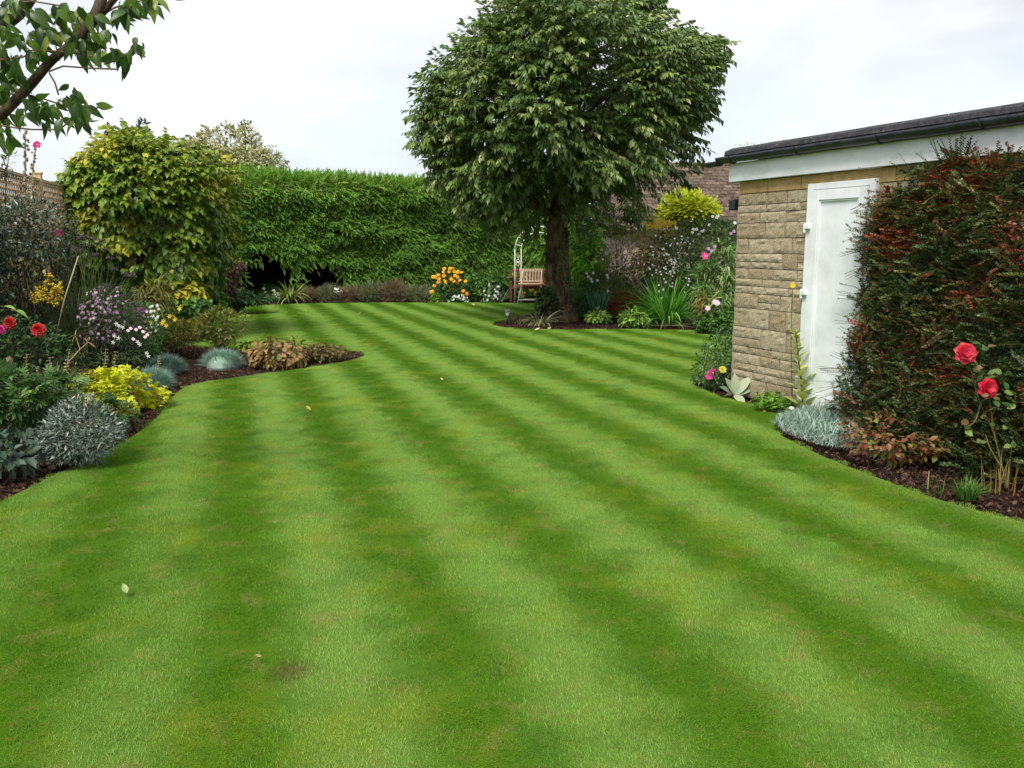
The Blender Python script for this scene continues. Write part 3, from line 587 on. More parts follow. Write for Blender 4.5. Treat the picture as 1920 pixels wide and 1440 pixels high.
bi = np.clip(R.normal(.42, .17, m)+.35*np.clip((z-HH+.5)/.5, 0, 1)+.5*np.clip(vnoise(np.c_[u*.5, z*1.3, np.zeros(m)], 21)-.72, 0, 1), 0, 1)
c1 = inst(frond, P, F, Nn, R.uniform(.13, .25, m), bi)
m = 5200; u = R.uniform(0, HL, m); o_ = R.uniform(-2.2, .2, m); P = hp(u, HH+(vnoise(np.c_[u*1.3, o_, u*0], 5)-.5)*.22+R.uniform(-.1, .04, m), o_)
F = nrm(R.normal(0, .6, (m, 3))+UP*R.uniform(.1, .9, m)[:, None]+hout*.5); c2 = inst(frond, P, F, R.normal(0, 1, (m, 3)), R.uniform(.18, .30, m), np.clip(R.normal(.65, .15, m), 0, 1))
m = 5000; u = R.uniform(ua-.8, uc+.8, m); o_ = R.uniform(-1.4, -.3, m); z = R.uniform(.9, 3.0, m)                                                                  # inside, above the hollows
m = 1500; u2 = R.uniform(0, HL, m); o2 = R.uniform(-.3, .1, m); P = hp(u2, np.full(m, HH)+R.uniform(0, .12, m)+.25*(vnoise(np.c_[u2*2.5, u2*0, u2*0], 8) > .8), o2)
c3 = inst(frond, P, UP+R.normal(0, .35, (m, 3)), R.normal(0, 1, (m, 3)), R.uniform(.12, .26, m), .6)
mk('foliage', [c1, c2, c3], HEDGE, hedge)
# inner growth behind the clipped face, its shade painted in as near-black colour
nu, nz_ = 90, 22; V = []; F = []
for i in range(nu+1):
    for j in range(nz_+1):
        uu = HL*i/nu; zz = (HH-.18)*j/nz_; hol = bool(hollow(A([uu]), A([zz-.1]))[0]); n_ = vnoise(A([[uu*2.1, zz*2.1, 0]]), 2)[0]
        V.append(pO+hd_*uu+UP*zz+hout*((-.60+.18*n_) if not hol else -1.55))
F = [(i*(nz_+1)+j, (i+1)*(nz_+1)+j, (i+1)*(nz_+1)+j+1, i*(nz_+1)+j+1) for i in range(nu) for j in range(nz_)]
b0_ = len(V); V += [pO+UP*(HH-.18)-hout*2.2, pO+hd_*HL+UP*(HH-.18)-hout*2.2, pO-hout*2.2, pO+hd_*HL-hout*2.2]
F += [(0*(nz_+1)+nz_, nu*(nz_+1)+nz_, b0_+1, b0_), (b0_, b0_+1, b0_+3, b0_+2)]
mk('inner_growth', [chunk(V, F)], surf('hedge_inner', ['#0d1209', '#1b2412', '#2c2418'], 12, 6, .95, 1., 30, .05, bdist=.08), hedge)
ch = []
for uu in np.arange(.4, HL, .75):
    if ua-.2 < uu < uc+.3: continue
    p0 = pO+hd_*(uu+R.normal(0, .08))-hout*R.uniform(.55, .8); ch.append(tube([p0, p0+A([R.normal(0, .05), 0, .8]), p0+A([R.normal(0, .1), 0, 1.7])], [.07, .055, .05], 7, R.random()))
mk('stem', ch, BARK, hedge, smooth=True)
# ================================================================= CHERRY TREE ON THE LAWN
LF4 = leafT(.42, .14, .25, 3, 'oval'); LF3 = leafT(.46, .12, .3, 2, 'oval'); HEART = leafT(.85, .12, .35, 3, 'heart'); LANCE = leafT(.22, .08, .25, 3, 'lance'); ROUND = leafT(.95, .08, .2, 3, 'round')
CHERRY = leafmat('cherry_leaf', ['#3c5624', '#587232', '#768e42', '#a4ae6c', '#ccd09c'], .42, .24, .5, pos=[0, .35, .65, .88, 1])
tY = Yg(598); tb = gp(1047, 598); tree = thing('cherry_tree', (tb[0], tb[1], -.04), 'round-crowned cherry tree with stout trunk standing in the mulched bed on the lawn', 'tree')
px_tr = [(1046, 606, 52), (1047, 598, 42), (1047, 585, 33), (1046, 560, 28), (1045, 525, 25), (1043, 490, 24), (1043, 455, 24), (1045, 425, 22), (1048, 385, 18), (1055, 330, 14), (1062, 260, 10), (1070, 180, 6), (1075, 100, 3)]
tp = A([at(x, y, tY) for x, y, r in px_tr]); tr_ = .82*A([r for *_, r in px_tr])/(FPX/(tY*cs+.25))
trunk = tube(tp, tr_, 18); Vt = trunk[0]; cen_ = np.repeat(tp, 18, 0)
dv = Vt-np.vstack([cen_, cen_[:len(Vt)-len(cen_)]]); ang_ = np.arctan2(dv[:, 1], dv[:, 0]); Vt += dv*(.10*np.sin(ang_*5+1)+.06*np.sin(ang_*9)+.22*(vnoise(Vt*5, 4)-.5)[:])[:, None]*np.clip(1.5-Vt[:, 2:3]*.35, .5, 1.6)
BARK2 = surf('cherry_bark', ['#2c241b', '#4e4030', '#6d5c45', '#837357'], 8, 8, .95, 1.0, 16, .1, stretch=(1, 1, .45), bdist=.05, contrast=(.35, .65))
mk('trunk', [trunk], BARK2, tree, smooth=True)
crown = [(1040, 430), (970, 432), (915, 420), (872, 395), (842, 362), (818, 330), (804, 296), (778, 262), (782, 212), (800, 180), (800, 140), (832, 100), (862, 62), (880, 32), (905, 10), (920, -25), (980, -55), (1080, -68), (1180, -55), (1240, -25), (1255, 10), (1300, 38), (1335, 42), (1372, 92), (1350, 130), (1330, 175), (1352, 200), (1328, 240), (1330, 296), (1290, 326), (1270, 360), (1235, 395), (1210, 408), (1150, 418), (1090, 428)]
ch = []
Pc, Nc = vol(crown, tY, 3.0, 4000, .45, 1.05, 11, .8, .6, .20, .15)
Pi, Ni = vol(crown, tY, 2.1, 1500, .0, 1.05, 11, .2, .2, .10, .6); Pc = np.vstack([Pc, Pi]); Nc = np.vstack([Nc, Ni])
sel = R.choice(len(Pc), 46, replace=False)
for i in sel:
    zc = min(max(Pc[i][2]-R.uniform(.5, 2.0), 2.0), 6.0); k_ = np.interp(zc, tp[:, 2], np.arange(len(tp))); b0 = A([np.interp(zc, tp[:, 2], tp[:, j]) for j in range(3)])
    e_ = Pc[i]; mid = (b0+e_)/2+A([0, 0, .25]); tt = np.linspace(0, 1, 7)[:, None]; pts = (1-tt)**2*b0+2*tt*(1-tt)*mid+tt**2*e_+R.normal(0, .03, (7, 3)); ch.append(tube(pts, np.linspace(.035, .006, 7), 5, R.random()))
mk('limbs', ch, BARK2, tree, smooth=True)
spr = [spray_tpl(LF3, 15, 1., .275, 1.1, .75, .008, True, .25, .3) for _ in range(3)]
F = nrm(Nc*A([1.1, 1.0, .6])+A([.25, 0, .05])+R.normal(0, .30, Nc.shape)); hsh = np.clip(R.normal(.42, .2, len(Pc)), 0, 1)
mk('crown', [inst(spr[k_], Pc[k_::3]-F[k_::3]*.15, F[k_::3], UP+R.normal(0, .2, Pc[k_::3].shape), R.uniform(.36, .56, len(Pc[k_::3])), hsh[k_::3]) for k_ in range(3)], CHERRY, tree)

# ================================================================= OVERHANGING TREE TOP LEFT
OY = 4.6
lt = thing('overhanging_tree', (-4.3, 4.9, 0), 'nearby tree whose leafy limb reaches into the top left corner', 'tree')
limb = [(-4.3, 4.9, -.03), (-4.25, 4.85, .8), (-4.1, 4.8, 1.5)]
L1 = [at(x, y, OY) for x, y in ((-150, 330), (-60, 270), (0, 217), (32, 186), (65, 150), (92, 117), (118, 95), (150, 70), (190, 28), (222, -12), (280, -70))]
mk('trunk', [tube(smooth(limb+L1, 2), np.interp(np.linspace(0, 1, len(smooth(limb+L1, 2))), [0, .2, .4, 1], [.10, .07, .028, .013]), 10)], BARK, lt, smooth=True)
L2 = [at(x, y, OY+.25) for x, y in ((-150, 220), (-60, 100), (0, 52), (38, 24), (58, -8), (100, -80))]
L3 = [at(x, y, OY-.1) for x, y in ((150, 70), (185, 22), (196, -30), (200, -80))]
mk('limb', [tube(smooth([tuple(L1[0])]+L2, 2), .034, 8)], BARK, lt, smooth=True); mk('limb', [tube(smooth(L3, 2), .028, 8)], BARK, lt, smooth=True)
TW = [[(0, 112), (40, 108), (75, 94), (130, 98), (200, 110)], [(92, 134), (118, 124), (170, 128), (222, 130)], [(-20, 232), (30, 240), (60, 243), (112, 243), (132, 225)], [(92, 136), (103, 155), (110, 178)], [(190, 30), (215, 14), (240, 8), (285, -5)], [(210, 50), (240, 20)], [(240, 118), (252, 85)], [(32, 172), (70, 182), (120, 198), (180, 203), (195, 195)], [(0, 175), (50, 178)], [(60, 130), (70, 118), (52, 90)], [(0, 10), (60, 2), (120, 12)]]
YT = surf('young_twig', ['#5a4636', '#8a7258'], 20)
for i, tw in enumerate(TW): mk('twig', [tube([at(x, y, OY-.12+.03*i) for x, y in tw], .0045, 5, R.random())], YT, lt, smooth=True)
OL = leafmat('overhang_leaf', ['#304a1e', '#4c6a2c', '#6c8a34', '#98ac4c', '#b8b86c'], .38, .42, .5, pos=[0, .4, .7, .92, 1])
SP = [(5, 20, 6), (30, 8, 6), (60, 25, 6), (20, 60, 6), (45, 80, 5), (75, 55, 6), (5, 95, 6), (30, 115, 4), (55, 100, 3), (105, 20, 4), (120, 35, 4), (95, 60, 5), (140, 12, 3), (150, 35, 6), (172, 28, 5), (120, 70, 5), (150, 75, 5), (180, 62, 4), (200, 65, 4), (75, 85, 4), (135, 82, 5), (155, 88, 6), (170, 98, 4), (200, 98, 5), (225, 112, 6), (240, 108, 4), (262, 88, 4), (252, 86, 1), (215, 22, 4), (235, 15, 5), (258, 6, 5), (280, 4, 4), (292, -4, 3), (8, 140, 5), (30, 150, 5), (10, 165, 4), (45, 135, 3), (50, 190, 4), (75, 195, 5), (100, 200, 5), (125, 190, 6), (150, 200, 5), (135, 172, 4), (165, 205, 4), (80, 230, 2), (40, 215, 4), (10, 220, 3), (115, 228, 2), (140, 220, 4), (155, 222, 3), (20, 240, 1), (8, 258, 3), (-20, 80, 8), (-30, 150, 8), (-20, 220, 6)]
P = []; F = []
for x, y, k_ in SP:
    for j in range(int(k_*1.5+.5)):
        P.append(at(x+R.normal(0, 9), y+R.normal(-4, 6), OY+R.uniform(-.3, .2))); a = R.normal(0, .55); F.append((math.sin(a)+.1, R.normal(-.1, .35), -math.cos(a)*R.uniform(.5, 1.3)+.1))
P = A(P); F = A(F); m = len(P); mk('foliage', [inst(leafT(.44, .16, .45, 5, 'lance'), P, F, R.normal(0, .7, (m, 3))+A([0, -.9, .5]), R.uniform(.06, .12, m), np.clip(R.normal(.4, .3, m), 0, 1))], OL, lt, smooth=True)

# ================================================================= SHRUBS BEHIND AND BESIDE THE HEDGE
M = {}
def G(k, cols, **kw):
    if k not in M: M[k] = leafmat(k, cols, **kw)
    return M[k]
dogw = G('heart_leaf', ['#3c561a', '#607e26', '#889c34', '#b0b23c', '#ccc044'], rough=.4, trans=.3, pos=[0, .35, .62, .88, 1])
O_ = [(150, 605), (136, 520), (130, 450), (120, 390), (114, 345), (120, 312), (145, 300), (172, 285), (192, 270), (202, 252), (228, 242), (262, 247), (285, 260), (308, 268), (330, 278), (360, 272), (383, 287), (398, 312), (404, 350), (396, 400), (396, 450), (382, 500), (368, 550), (330, 590), (240, 610)]
Yb = 14.3; ztop = at(0, 245, Yb)[2]
hsp = [spray_tpl(HEART, 7, 1., .36, 1.0, .85, .010, True, .35, .2) for _ in range(2)]
P, nn = vol(O_, Yb, 1.5, 3600, .43, 1.5, 5, .8, .55, .14, .04)
root = thing('large_shrub', (at(250, 600, Yb)[0], Yb, 0), 'big rounded shrub with yellowing heart-shaped leaves beside the trellis fence', 'shrub')
F = nrm(nn*A([1, 1, .5])+R.normal(0, .35, nn.shape)); hb = np.clip(R.normal(.30, .16, len(P))+.38*np.clip((P[:, 2]-1.6)/2., 0, 1)+.35*(vnoise(P*1.8, 31) > .72), 0, 1)
mk('foliage', [inst(hsp[k_], P[k_::2]-F[k_::2]*.15, F[k_::2], UP+R.normal(0, .2, P[k_::2].shape), R.uniform(.22, .32, len(P[k_::2])), hb[k_::2]) for k_ in (0, 1)], dogw, root, smooth=True)
ch = []
for i in range(14):
    e_ = P[R.integers(len(P))]; b0 = A([ORG[root.name][0]+R.normal(0, .2), Yb+R.normal(0, .2), -.03]); tt = np.linspace(0, 1, 6)[:, None]; ch.append(tube((1-tt)*b0+tt*e_+tt*(1-tt)*A([0, 0, .8]), np.linspace(.035, .008, 6), 6, R.random()))
mk('stem', ch, BARK, root, smooth=True)
# variegated tree behind the hedge
bush('variegated_shrub', 'pale cream-variegated shrub rising behind the left part of the hedge', 'shrub', [(350, 345), (335, 300), (332, 268), (352, 262), (362, 252), (372, 262), (392, 238), (402, 250), (412, 236), (430, 250), (440, 235), (452, 232), (462, 262), (474, 275), (486, 262), (500, 280), (512, 292), (512, 345)], 29., 1.5, 9000, LF3, .14, G('variegated', ['#626838', '#8e9254', '#b8b880', '#dcd8ac'], trans=.3), -.1, .7, .40, 2.5, 4, rag=.3, nst=9, srad=.03)
# thin dark tree top behind the big shrub
r_, P, nn = bush('dark_tree', 'thin dark-leaved young tree poking out above the big rounded shrub', 'tree', [(170, 330), (180, 262), (192, 262), (200, 240), (207, 212), (214, 240), (222, 258), (229, 230), (231, 205), (236, 232), (240, 255), (248, 240), (258, 212), (266, 226), (272, 240), (286, 238), (276, 262), (290, 330)], 20., .2, 1500, LF3, .13, G('dark_leaf', ['#2a3a2c', '#42584a', '#6a7c6c']), .0, .6, .25, 2.2, 2, nst=16, srad=.012, rag=.1)
# maroon acer
bush('acer', 'dark maroon acer tucked under the hedge beside the big shrub', 'shrub', [(358, 565), (362, 505), (382, 484), (410, 482), (440, 492), (455, 500), (440, 520), (430, 565)], 18.5, .5, 2800, LANCE, .11, G('maroon_leaf', ['#2a0f10', '#451a1c', '#5c3024', '#4a4828']), .5, .4, .4)
MG = G('mid_green', ['#1d3a12', '#31551c', '#4a7028', '#6c8a3c'], mul=1.45)
DG = G('deep_green', ['#13280e', '#213c16', '#335020', '#4e6a34'], mul=1.45)
OG = G('olive_green', ['#2e3414', '#4a5020', '#6b6c2e', '#8a8444'], mul=1.45)
YG = G('yellow_green', ['#4a6018', '#6f8420', '#96a02a', '#bcae34'])
LG = G('light_green', ['#335a14', '#4f7a20', '#6e9a30', '#94b44c'])
# ---- foliage masses in the left bed, back to front
bush('low_shrub', 'low spreading green shrub at the far left corner of the lawn', 'shrub', [(355, 605), (358, 565), (380, 543), (425, 541), (465, 556), (505, 558), (500, 568), (450, 574), (430, 582), (400, 590)], 19.2, .8, 4200, LF3, .10, DG, .3, .5)
bush('yellow_leaved_shrub', 'small shrub with golden-yellow leaves in front of the big shrub', 'shrub', [(325, 590), (328, 545), (336, 530), (350, 520), (362, 530), (374, 545), (370, 590)], 13.4, .35, 330, HEART, .13, G('golden_leaf', ['#66781c', '#94981f', '#b8ae2c', '#c8b84c']), .5, .35)
bush('hydrangea', 'leafy green shrub at the foot of the big rounded shrub', 'shrub', [(285, 625), (290, 560), (320, 545), (370, 540), (400, 560), (395, 595), (350, 605)], 13.7, .7, 1500, HEART, .12, MG, .55, .35)
bush('peony', 'bronze-green leafy perennial between asters and big shrub', 'perennial', [(232, 640), (236, 570), (248, 540), (275, 522), (300, 530), (312, 560), (318, 600), (322, 640)], 11.8, .4, 1500, LANCE, .13, G('bronze_leaf', ['#343a12', '#555a1a', '#7a7a26', '#8c6a2a']), .55, .35, .38)
bush('border_perennial', 'dark tangle of perennials in front of the wooden fence', 'perennial', [(-70, 705), (-70, 560), (60, 560), (120, 545), (190, 550), (238, 580), (245, 650), (150, 705)], 10.8, .7, 5200, LANCE, .10, DG, .2, .6, .42, stem=STEM, nst=20)
bush('silver_shrub', 'tall grey-leaved shrub covering the fence at the left edge', 'shrub', [(-70, 640), (-70, 400), (-20, 372), (15, 385), (30, 362), (48, 378), (62, 372), (80, 396), (98, 412), (92, 440), (102, 470), (88, 520), (78, 560), (60, 610)], 9.6, .6, 9500, leafT(.34, .1, .3, 2, 'oval'), .062, G('silver_olive', ['#2c3626', '#4a553c', '#6c7660', '#a9b4a4', '#c9d2c6'], rough=.6, pos=[0, .4, .75, .93, 1]), .2, .6, .33, nst=16, rag=.12)
P_ = at([8, 16, 26, 120, 128], [285, 300, 278, 522, 500], 10.0)
sh = thing('tall_shoot', at(12, 640, 10.0)*A([1, 1, 0]), 'pale willowy shoot rising above the trellis at the left edge', 'perennial')
mk('stem', [tube([at(4, 640, 10.), at(8, 420, 10.), at(12, 330, 10.), at(17, 285, 10.)], .005, 5)], STEM, sh, smooth=True)
q = A([at(np.interp(t_, [0, 1], [10, 17])+R.normal(0, 6), np.interp(t_, [0, 1], [345, 283]), 10.0+R.normal(0, .05)) for t_ in R.random(60)])
mk('foliage', [inst(LANCE, q, nrm(R.normal(0, .6, (60, 3))+UP*.8), R.normal(0, 1, (60, 3)), .09)], G('silver_olive', []), sh)
# solidago
r_, P, nn = bush('goldenrod', 'clump of goldenrod with yellow plumes by the grey-leaved shrub', 'flowers', [(58, 640), (56, 560), (68, 530), (92, 512), (112, 520), (124, 545), (122, 640)], 9.3, .25, 1100, LANCE, .075, OG, .1, .5, .38, stem=STEM)
ch = []
for x, y in ((95, 522), (88, 534), (110, 535), (72, 545), (100, 540), (80, 550), (112, 552), (66, 556), (92, 556), (104, 562)):
    c_ = at(x, y, 9.1+R.normal(0, .06)); k_ = 26; q = c_+np.c_[R.normal(0, .025, k_), R.normal(0, .02, k_), R.uniform(-.07, .05, k_)]; ch.append(inst(sphT(4, 2), q, UP, R.normal(0, 1, (k_, 3)), .012))
YEL = G('yellow_petal', ['#c8a800', '#e6c814', '#f5dc3c'], trans=.2, centre='#b89010')
for c_ in ch: mk('plume', [c_], YEL, r_)
# hollyhocks
POD = G('seed_pod', ['#6a5440', '#8e7558', '#b09a78']); PINK = G('hot_pink_petal', ['#b4206c', '#d83a8c', '#e870ac'], trans=.2, centre='#e8e0c0'); PALE = G('pale_pink_petal', ['#d8a8bc', '#e8c8d4', '#f4e4ea'], trans=.2, centre='#d8c060')
FS = flowerT(5, 1.05, .3, 1, .16, 'round', seg=3); DAISY = flowerT(12, .26, .12, 1, .24); ROSE = flowerT(8, .9, .35, 4, 0, 'round', seg=3)
for nm, lb, pts, fl, pods in (('hollyhock', 'taller hollyhock spike of brown seed pods above the trellis', [(40, 640), (44, 450), (48, 330), (47, 244)], [], [(47+R.normal(0, 3), y) for y in np.linspace(246, 400, 46)]),
                              ('hollyhock', 'shorter hollyhock with one pink flower at its tip above the trellis', [(66, 640), (60, 450), (60, 330), (68, 266)], [(70, 271, .045), (66, 273, .03)], [(62+R.normal(0, 2.5)+(y < 300)*3, y) for y in np.linspace(280, 390, 20)])):
    Y_ = 9.9; rt = thing(nm, at(pts[0][0], 640, Y_)*A([1, 1, 0]), lb, 'hollyhock', 'hollyhocks against the trellis')
    mk('stem', [tube(smooth([at(x, y, Y_) for x, y in pts]), .008, 6)], DRY, rt, smooth=True)
    q = A([at(x, y, Y_-.02+R.normal(0, .02)) for x, y in pods]); k_ = len(q); mk('seed_pods', [inst(sphT(6, 3), q, R.normal(0, 1, (k_, 3)), R.normal(0, 1, (k_, 3)), R.uniform(.010, .020, k_))], POD, rt)
    if fl: blooms(rt, FS, PINK, A([at(x, y, Y_-.05) for x, y, s in fl]), A([.3, -1., .1]), [s for *_, s in fl])
rt = thing('mallow', at(112, 640, 9.7)*A([1, 1, 0]), 'single magenta mallow bloom below the trellis end', 'flowers'); mk('stem', [tube([at(118, 640, 9.7), at(114, 540, 9.7), at(111, 440, 9.7)], .005, 5)], STEM, rt, smooth=True)
blooms(rt, FS, PINK, at(111, 438, 9.65), A([.1, -1., .1]), .052); q = at(R.uniform(108, 118, 30), R.uniform(450, 600, 30), 9.7); mk('foliage', [inst(LF3, q, R.normal(0, 1, (30, 3)), UP, .07)], MG, rt)
# fennel, verbena, canes
cF = gp(165, 668); cF = A([at(165, 640, 9.4)[0], 9.4, 0])
clump('fennel', 'dark feathery fennel mass leaning behind the lavender spikes', 'fennel', cF, 1000, .85, .005, G('feather_green', ['#26361c', '#3c4e2a', '#5c6a3c']), .20, (.0, .34), (.1, .5), lv=.5)
VB = G('dusky_purple', ['#3a3034', '#504448', '#6c5c64'])
vb = thing('verbena', at(185, 640, 9.0)*A([1, 1, 0]), 'tall airy verbena with dusky purple heads beside the cane', 'flowers'); sp_ = []; hd2 = []
for x, y in ((148, 446), (160, 443), (172, 448), (155, 458), (180, 456), (166, 462), (188, 452), (150, 470), (195, 468), (178, 478), (205, 484), (140, 466), (243, 517), (234, 514), (248, 516), (216, 505), (176, 478), (200, 535), (190, 545)):
    a_ = at(x, y, 9.0+R.normal(0, .15)); b0 = at(172+R.normal(0, 12), 640, 9.0); sp_.append(tube([b0, (a_+b0)/2+A([R.normal(0, .03), 0, 0]), a_], .0035, 4)); k_ = 30; hd2.append(inst(sphT(4, 2), a_+R.normal(0, .018, (k_, 3))*A([1.2, 1, .6]), UP, R.normal(0, 1, (k_, 3)), .008))
mk('stem', sp_, STEM, vb)
for c_ in hd2: mk('flower_head', [c_], VB, vb)
CANE = surf('bamboo_cane', ['#8d8468', '#b3aa8c'], 10, 3, .7, .1)
mk('bamboo_cane', [tube([at(103, 640, 8.8), at(121, 560, 8.8), at(147, 480, 8.8)], .007, 6)], CANE, smooth=True, label='leaning bamboo cane beside the verbena', cat='cane')
mk('plant_stick', [tube([at(12, 730, 6.9), at(48, 690, 6.9)], .005, 5)], CANE, smooth=True, label='short pale stick at the left edge among the brown stems', cat='stick')
mk('dry_stalk', [tube([at(120, 688, 7.4), at(150, 655, 7.4)], .006, 5), tube([at(150, 655, 7.4), at(141, 628, 7.4)], .004, 4), tube([at(150, 655, 7.4), at(165, 642, 7.4)], .004, 4), inst(bladeT(.08, 3, .3), np.repeat(at(165, 642, 7.4)[None], 12, 0), R.normal(0, 1, (12, 3))+A([.4, 0, .3]), UP, .10), inst(bladeT(.08, 3, .3), np.repeat(at(141, 628, 7.4)[None], 6, 0), R.normal(0, 1, (6, 3)), UP, .08)], DRY, label='dry branching seed stalk above the lime mound', cat='dry stalk')
# asters and the mixed flowers
LIL = G('lilac_petal', ['#8a5a90', '#b088b8', '#d0b8d8'], trans=.2, centre='#c8a030'); WHT = G('white_petal', ['#d8dcd8', '#eceee8', '#f8f8f4'], trans=.2, centre='#d8c040'); RED = G('red_petal', ['#8c080c', '#ac1210', '#c42418'], trans=.15); MAG = G('purple_petal', ['#7a3a80', '#9c5898', '#c088b8'], trans=.2)
def scatter(root, P, nn, k_, T_, mat, s, name='flower', front=True, one=True, lift=.03):
    sc = -P[:, 1]+P[:, 2]*.6+R.normal(0, .15, len(P)) if front else R.random(len(P)); id_ = np.argsort(-sc)[:int(k_*2.2)]; id_ = R.choice(id_, min(k_, len(id_)), replace=False)
    q = P[id_]+nrm(nn[id_]+A([0, -.6, .3]))*lift; D = nrm(nn[id_]+A([0, -.8, .5])+R.normal(0, .3, q.shape)); blooms(root, T_, mat, q, D, R.uniform(.8, 1.2, len(q))*s, name, one=one)
r_, P, nn = bush('aster', 'aster clump with pink and lilac daisies behind the white flowers', 'flowers', [(150, 660), (150, 575), (165, 550), (195, 538), (225, 548), (240, 575), (252, 600), (250, 660)], 9.25, .3, 2200, LANCE, .05, G('aster_stem', ['#2c3824', '#485038', '#6a5a58']), .1, .6, .38, stem=STEM, nst=14)
scatter(r_, P, nn, 95, DAISY, LIL, .018, 'flower', True, False); scatter(r_, P, nn, 40, DAISY, PALE, .018, 'flower', True, False)
r_, P, nn = bush('gaura', 'loose clump of white flowers among narrow leaves above the blue fescue', 'flowers', [(190, 690), (190, 630), (205, 602), (235, 590), (275, 600), (290, 635), (272, 664), (250, 680)], 9.7, .3, 2200, LANCE, .06, MG, .1, .6, .42, stem=STEM, nst=14)
q = at([218, 223, 230, 214, 222, 212, 258, 262, 275, 278], [607, 611, 614, 630, 634, 642, 641, 646, 662, 668], 8.85)
blooms(r_, flowerT(5, .5, .2, 1, .1), WHT, q, A([.6, -.6, .3]), .024)
q = at([245, 255, 262, 268, 240, 272, 250, 276], [616, 618, 614, 622, 620, 632, 636, 628], 8.9); blooms(r_, FS, PALE, q, A([.5, -.6, .5]), .020)
r_, P, nn = bush('mixed_flowers', 'knot of lilac spires and small white daisies left of the azalea', 'flowers', [(240, 660), (245, 600), (262, 570), (285, 575), (300, 600), (305, 660)], 10.6, .25, 1100, LF3, .05, MG, .1, .5, .36, stem=STEM)
blooms(r_, sphT(4, 3), MAG, at(R.normal(263, 6, 60), R.uniform(578, 612, 60), 10.35), UP, .016, 'spire', one=True)
blooms(r_, DAISY, WHT, at(R.uniform(268, 298, 34), R.uniform(572, 625, 34), 10.3), A([0, -1, .4]), .020)
blooms(r_, flowerT(6, .5, .5, 1, .25), YEL, at([283, 307, 312, 318, 328, 304, 337], [604, 602, 610, 593, 599, 606, 578], 10.25), A([0, -1, .2]), .032)
# azaleas
azm = G('azalea_leaf', ['#3e4e14', '#5f6e20', '#82883a', '#a09a50', '#7c5a38'])
bush('azalea', 'small open azalea with olive leaves behind the furthest fescue mound', 'shrub', [(408, 648), (372, 625), (366, 605), (378, 592), (396, 585), (408, 575), (425, 588), (440, 583), (455, 600), (450, 622), (430, 640)], 11.9, .30, 520, spray_tpl(leafT(.4, .1, .1, 2), 6, .7, .5, .9, -.3, .01, True, 0), .075, azm, -.1, .4, .35, nst=18, srad=.004)
bush('azalea', 'sparser bronze azalea left of the open azalea', 'shrub', [(335, 652), (300, 640), (298, 615), (312, 602), (338, 605), (356, 600), (366, 615), (366, 640)], 11.7, .28, 460, spray_tpl(leafT(.4, .1, .1, 2), 6, .7, .5, .9, -.3, .01, True, 0), .07, azm, -.1, .4, .35, nst=18, srad=.004)
bush('border_perennial', 'tangled green and straw-coloured stems around the white flowers', 'perennial', [(100, 725), (112, 665), (170, 650), (225, 655), (258, 664), (262, 682), (232, 697), (222, 705), (190, 725)], 9.2, .3, 2800, LANCE, .07, G('mixed_stem', ['#20341a', '#38502a', '#566a38', '#8a8458', '#b0a880'], pos=[0, .35, .65, .9, 1]), .0, .7, .38, stem=DRY, nst=30)
# fescue mounds
FES = G('fescue_blade', ['#50705c', '#74988a', '#98b8a8', '#b4ccb8'], rough=.6, trans=.25)
def mound(name, label, cat, c, rx, ry, h, n, ln, wd, mat, group=None):
    rt = thing(name, (c[0], c[1], 0), label, cat, group); a = R.uniform(0, 2*math.pi, n); el = np.arcsin(R.random(n)**.8); f = R.uniform(.15, .7, n)
    d = np.stack([np.cos(a)*np.cos(el), np.sin(a)*np.cos(el), np.sin(el)], 1); P = A([c[0], c[1], 0])+d*A([rx, ry, h])*f[:, None]; F = nrm(d*A([1, 1, 1.0])+A([0, 0, .35])+R.normal(0, .22, d.shape))
    l = ln*R.uniform(.7, 1.15, n)*(1-f*.35); lo = P[:, 2] < .03; P[lo, 2] = np.maximum(P[lo, 2], 0)
    mk('leaves', [inst(bladeT(wd/ln, 3, .35), P, F, UP+R.normal(0, .2, (n, 3)), l)], mat, rt, smooth=True)
    mk('crown_base', [inst(sphT(12, 8), A([[c[0], c[1], 0]]), UP, A([1., 0, 0]), A([[rx*.62, h*.62, ry*.62]]))], mat, rt); return rt
for px_, py_, r_px, h_px, lb in ((287, 737, 44, 40, 'nearest blue-green fescue mound by the lime foliage'), (313, 707, 41, 32, 'middle blue-green fescue mound, partly behind the nearest one'), (417, 698, 50, 36, 'furthest and widest blue-green fescue mound, right of the other two')):
    c_ = gp(px_, py_-12); s_ = (c_[1]*cs+.24)/FPX; mound('fescue', lb, 'fescue grass', c_, r_px*s_*1.1, r_px*s_*.9, h_px*s_*1.0, 6500, .13, .0032, FES, 'blue fescue mounds in the left bed')
# brown and green low plants at the bed tip
RH = G('rusty_heart', ['#4a4a20', '#7a6a34', '#9c7c4c', '#b08a64', '#6a7a34'], rough=.5)
bush('coleus', 'mound of rusty and green heart-shaped leaves on the bed tip', 'perennial', [(470, 682), (468, 660), (485, 645), (505, 636), (525, 640), (548, 650), (562, 665), (568, 680), (540, 690), (500, 690)], Yg(684), .32, 620, leafT(.85, .1, .3, 3, 'heart'), .07, RH, .4, .35, .3)
bush('hosta', 'small lime-leaved hosta behind the rusty mound', 'hosta', [(455, 660), (452, 642), (462, 633), (485, 634), (505, 630), (530, 640), (525, 660)], Yg(668), .2, 90, LF4, .12, YG, .1, .35, .3, nst=0)
bush('hosta', 'lime-leaved hosta at the right shoulder of the rusty mound', 'hosta', [(535, 662), (535, 642), (550, 636), (568, 640), (570, 662)], Yg(668), .15, 70, LF4, .12, YG, .1, .35, .3, nst=0)
